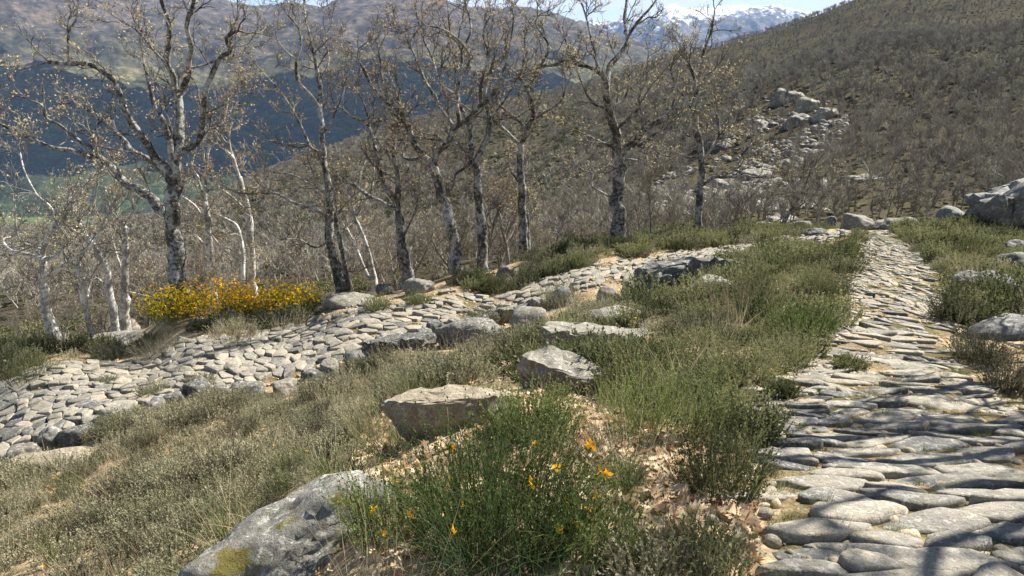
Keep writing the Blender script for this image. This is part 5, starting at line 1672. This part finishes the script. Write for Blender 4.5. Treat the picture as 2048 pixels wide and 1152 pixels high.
M['hill_bush'] = k.surf(k.bsdf(c, 0.95, None, 0.0))
hb_var = [heath_mesh(820 + i, 70, 0.6, 0.65, 0.16, 10, 'hill_bush', 0.03) for i in range(3)]
x, y, z, px, py = hill_samples(36000, 62, 880, pw=0.60)
rk = in_poly(px, py, P_OUT) | in_poly(px, py, P_OUT2)
gn = fbm(np.column_stack([x, y, 0 * x]) / 45.0, 3, 91)
m = (r5.random(len(x)) < np.where(rk, 0.12, np.clip(0.6 + gn * 0.5, 0.25, 1) * np.where((px < 1150) & (y < 350), 0.5, 1.0))) & (px > -150) & (px < 2200)
idx_ = np.where(m)[0]
idx_ = idx_[np.argsort(y[idx_])]
near_i = idx_[:180]
rest = idx_[180:]
nr = rest[y[rest] < 170]; fr = rest[y[rest] >= 170]
lay('hillside_wood', far_var, x[nr], y[nr], z[nr], r5.uniform(0.6, 1.15, len(nr)), 'bare grey-brown oak wood on the lower hillside across the gully', 0.06)
lay('upper_hillside_wood', far_var2, x[fr], y[fr], z[fr], r5.uniform(0.7, 1.25, len(fr)), 'bare grey-brown oak wood covering the top of the hill', 0.06)
for i in near_i:
    o = obj('hillside_oak', far_var[int(r5.integers(5))], None, None, (x[i], y[i], z[i]))
    s = r5.uniform(0.6, 1.1); o.scale = (s, s, s); o.rotation_euler = (0, 0, r5.uniform(0, 6.28))
    c_ = 'at the far left' if px[i] < 300 else 'behind the biggest oak' if px[i] < 500 else 'behind the tall slender oak' if px[i] < 800 else 'behind the leaning central oak' if px[i] < 1130 else 'behind the thick-trunked oak' if px[i] < 1340 else 'below the rocky outcrop' if px[i] < 1640 else 'beyond the end of the road' if px[i] < 1880 else 'left of the huge boulder' if px[i] < 1990 else 'at the right edge'
    tag(o, 'small bare oak low on the opposite hillside ' + c_, 'tree', 'bare oaks on the lower hillside')
x, y, z, px, py = hill_samples(30000, 30, 880, pw=0.75)
m = (px > -150) & (px < 2200) & (r5.random(len(x)) < 0.8)
lay('hillside_scrub', hb_var, x[m], y[m], z[m], r5.uniform(0.3, 1.0, m.sum()) ** 1.3 * np.clip(y[m] / 140, 0.5, 1.4), 'low scrub covering the hillside across the gully', 0.1, 0.0, 0.7)

# greener scrub on the nearer, left part of the slope
k = NT('green_hill_bushes')
c = k.ramp(k.math('ADD', k.math('MULTIPLY', k.rand(), 0.6), k.math('MULTIPLY', k.noise(k.pos(), 0.03, 3.0), 0.5)),
           [(0.25, (0.07, 0.078, 0.035)), (0.5, (0.12, 0.13, 0.055)), (0.8, (0.19, 0.185, 0.085))])
M['hill_green'] = k.surf(k.bsdf(c, 0.95, None, 0.0))
hg_var = [heath_mesh(830 + i, 70, 0.6, 0.65, 0.16, 12, 'hill_green', 0.03) for i in range(3)]
x, y, z, px, py = hill_samples(9000, 45, 420, -0.8, 0.12)
m = (px > -150) & (fbm(np.column_stack([x, y, 0 * x]) / 25.0, 3, 97) > -0.25)
lay('green_scrub', hg_var, x[m], y[m], z[m], r5.uniform(0.4, 1.3, m.sum()) * np.clip(y[m] / 130, 0.6, 1.5), 'green scrub on the near part of the opposite slope', 0.1, 0.0, 0.8)

# pale granite outcrop on the hillside
rock_var = [rock_mesh('hill_rock', 1.0, 0.8, 0.62, 900 + i, 3, planes=9, sharp=14, rough=0.10) for i in range(7)]
for me in rock_var: me.materials.append(M['rock_far'])
x, y, z, px, py = hill_samples(18000, 60, 260, 0.10, 0.62)
gn = fbm(np.column_stack([x, y, 0 * x]) / 12.0, 3, 93)
m = (in_poly(px, py, P_OUT) & (gn > 0.0)) | (in_poly(px, py, P_OUT2) & (gn > 0.35))
ii = np.where(m)[0]
sz = (r5.random(len(ii)) ** 3.4 * 1.25 + 0.18) * np.clip(0.6 + 0.5 * gn[ii] + 0.5, 0.5, 1.6)
o_ = np.argsort(-sz / y[ii])
big, small = o_[:120], o_[120:1000]
for j in big:
    i = ii[j]; s = sz[j]
    o = obj('hill_boulder', rock_var[int(r5.integers(7))], None, None, (x[i], y[i], z[i] - 0.08 * s))
    o.scale = (s * r5.uniform(0.8, 1.5), s, s * r5.uniform(0.5, 0.9)); o.rotation_euler = (r5.normal(0, .2), r5.normal(0, .2), r5.uniform(0, 6.28))
    c_ = ('top' if py[i] < 240 else 'upper middle' if py[i] < 300 else 'lower middle' if py[i] < 370 else 'foot') + ' of the hillside outcrop, ' + ('left flank' if px[i] < 1440 else 'centre' if px[i] < 1570 else 'right flank')
    tag(o, ('large ' if s > 1.0 else '') + 'grey granite boulder at the ' + c_, 'rock', 'boulders of the hillside outcrop')
i = ii[small]
lay('hillside_stones', rock_var, x[i], y[i], z[i] - 0.1, sz[small] * 0.75, 'scree of smaller pale stones around the hillside outcrop', 0.3)
# bare rock slabs of the outcrop
for j, (px_, py_, w, h, lb) in enumerate([(1575, 205, 70, 34, 'top pale slab of the hillside outcrop'), (1622, 225, 60, 36, 'pale slab below the top of the hillside outcrop'), (1660, 240, 66, 28, 'rightmost pale slab of the hillside outcrop'),
        (1605, 250, 56, 26, 'cracked pale slab in the middle of the outcrop'), (1528, 256, 50, 20, 'tilted pale slab left of the outcrop middle'), (1510, 362, 70, 30, 'large pale slab low on the outcrop'),
        (1500, 405, 76, 36, 'lowest large pale slab above the bare sapling'), (1440, 300, 60, 24, 'pale slab high on the left flank of the outcrop'), (1460, 380, 70, 30, 'dark-cracked slab behind the right-hand oak')]):
    boulder(px_, py_, w, h, lb, 'rock_far', 950 + j, rz=20 - 7 * j, tilt=(14, 8), dy=0.9, sub=4, sink=1.6, planes=8, sharp=24, flat=0.3, rough=0.10, name='rock_slab', ymin=40)
# sandy track on the slope
def track(name, left, right, lift):
    st = Strip([tuple(hit(*p, 60))[:2] for p in left], [tuple(hit(*p, 60))[:2] for p in right], 24)
    Fm, Sm = np.meshgrid(np.linspace(0, 1, 5), np.linspace(0, st.len, 48))
    xy = st.xy(Sm.ravel(), Fm.ravel())
    v = np.column_stack([xy, H(xy[:, 0], xy[:, 1]) + lift])
    q = np.arange(len(v)).reshape(48, 5)
    o = obj(name, mesh_np(name, v, [np.stack([q[:-1, :-1].ravel(), q[:-1, 1:].ravel(), q[1:, 1:].ravel(), q[1:, :-1].ravel()], -1)]), M['sand'])
    tag(o, kind='structure')
track('hillside_track', [(700, 425), (705, 408), (722, 385), (734, 362)], [(712, 425), (722, 408), (738, 385), (744, 362)], 0.5)
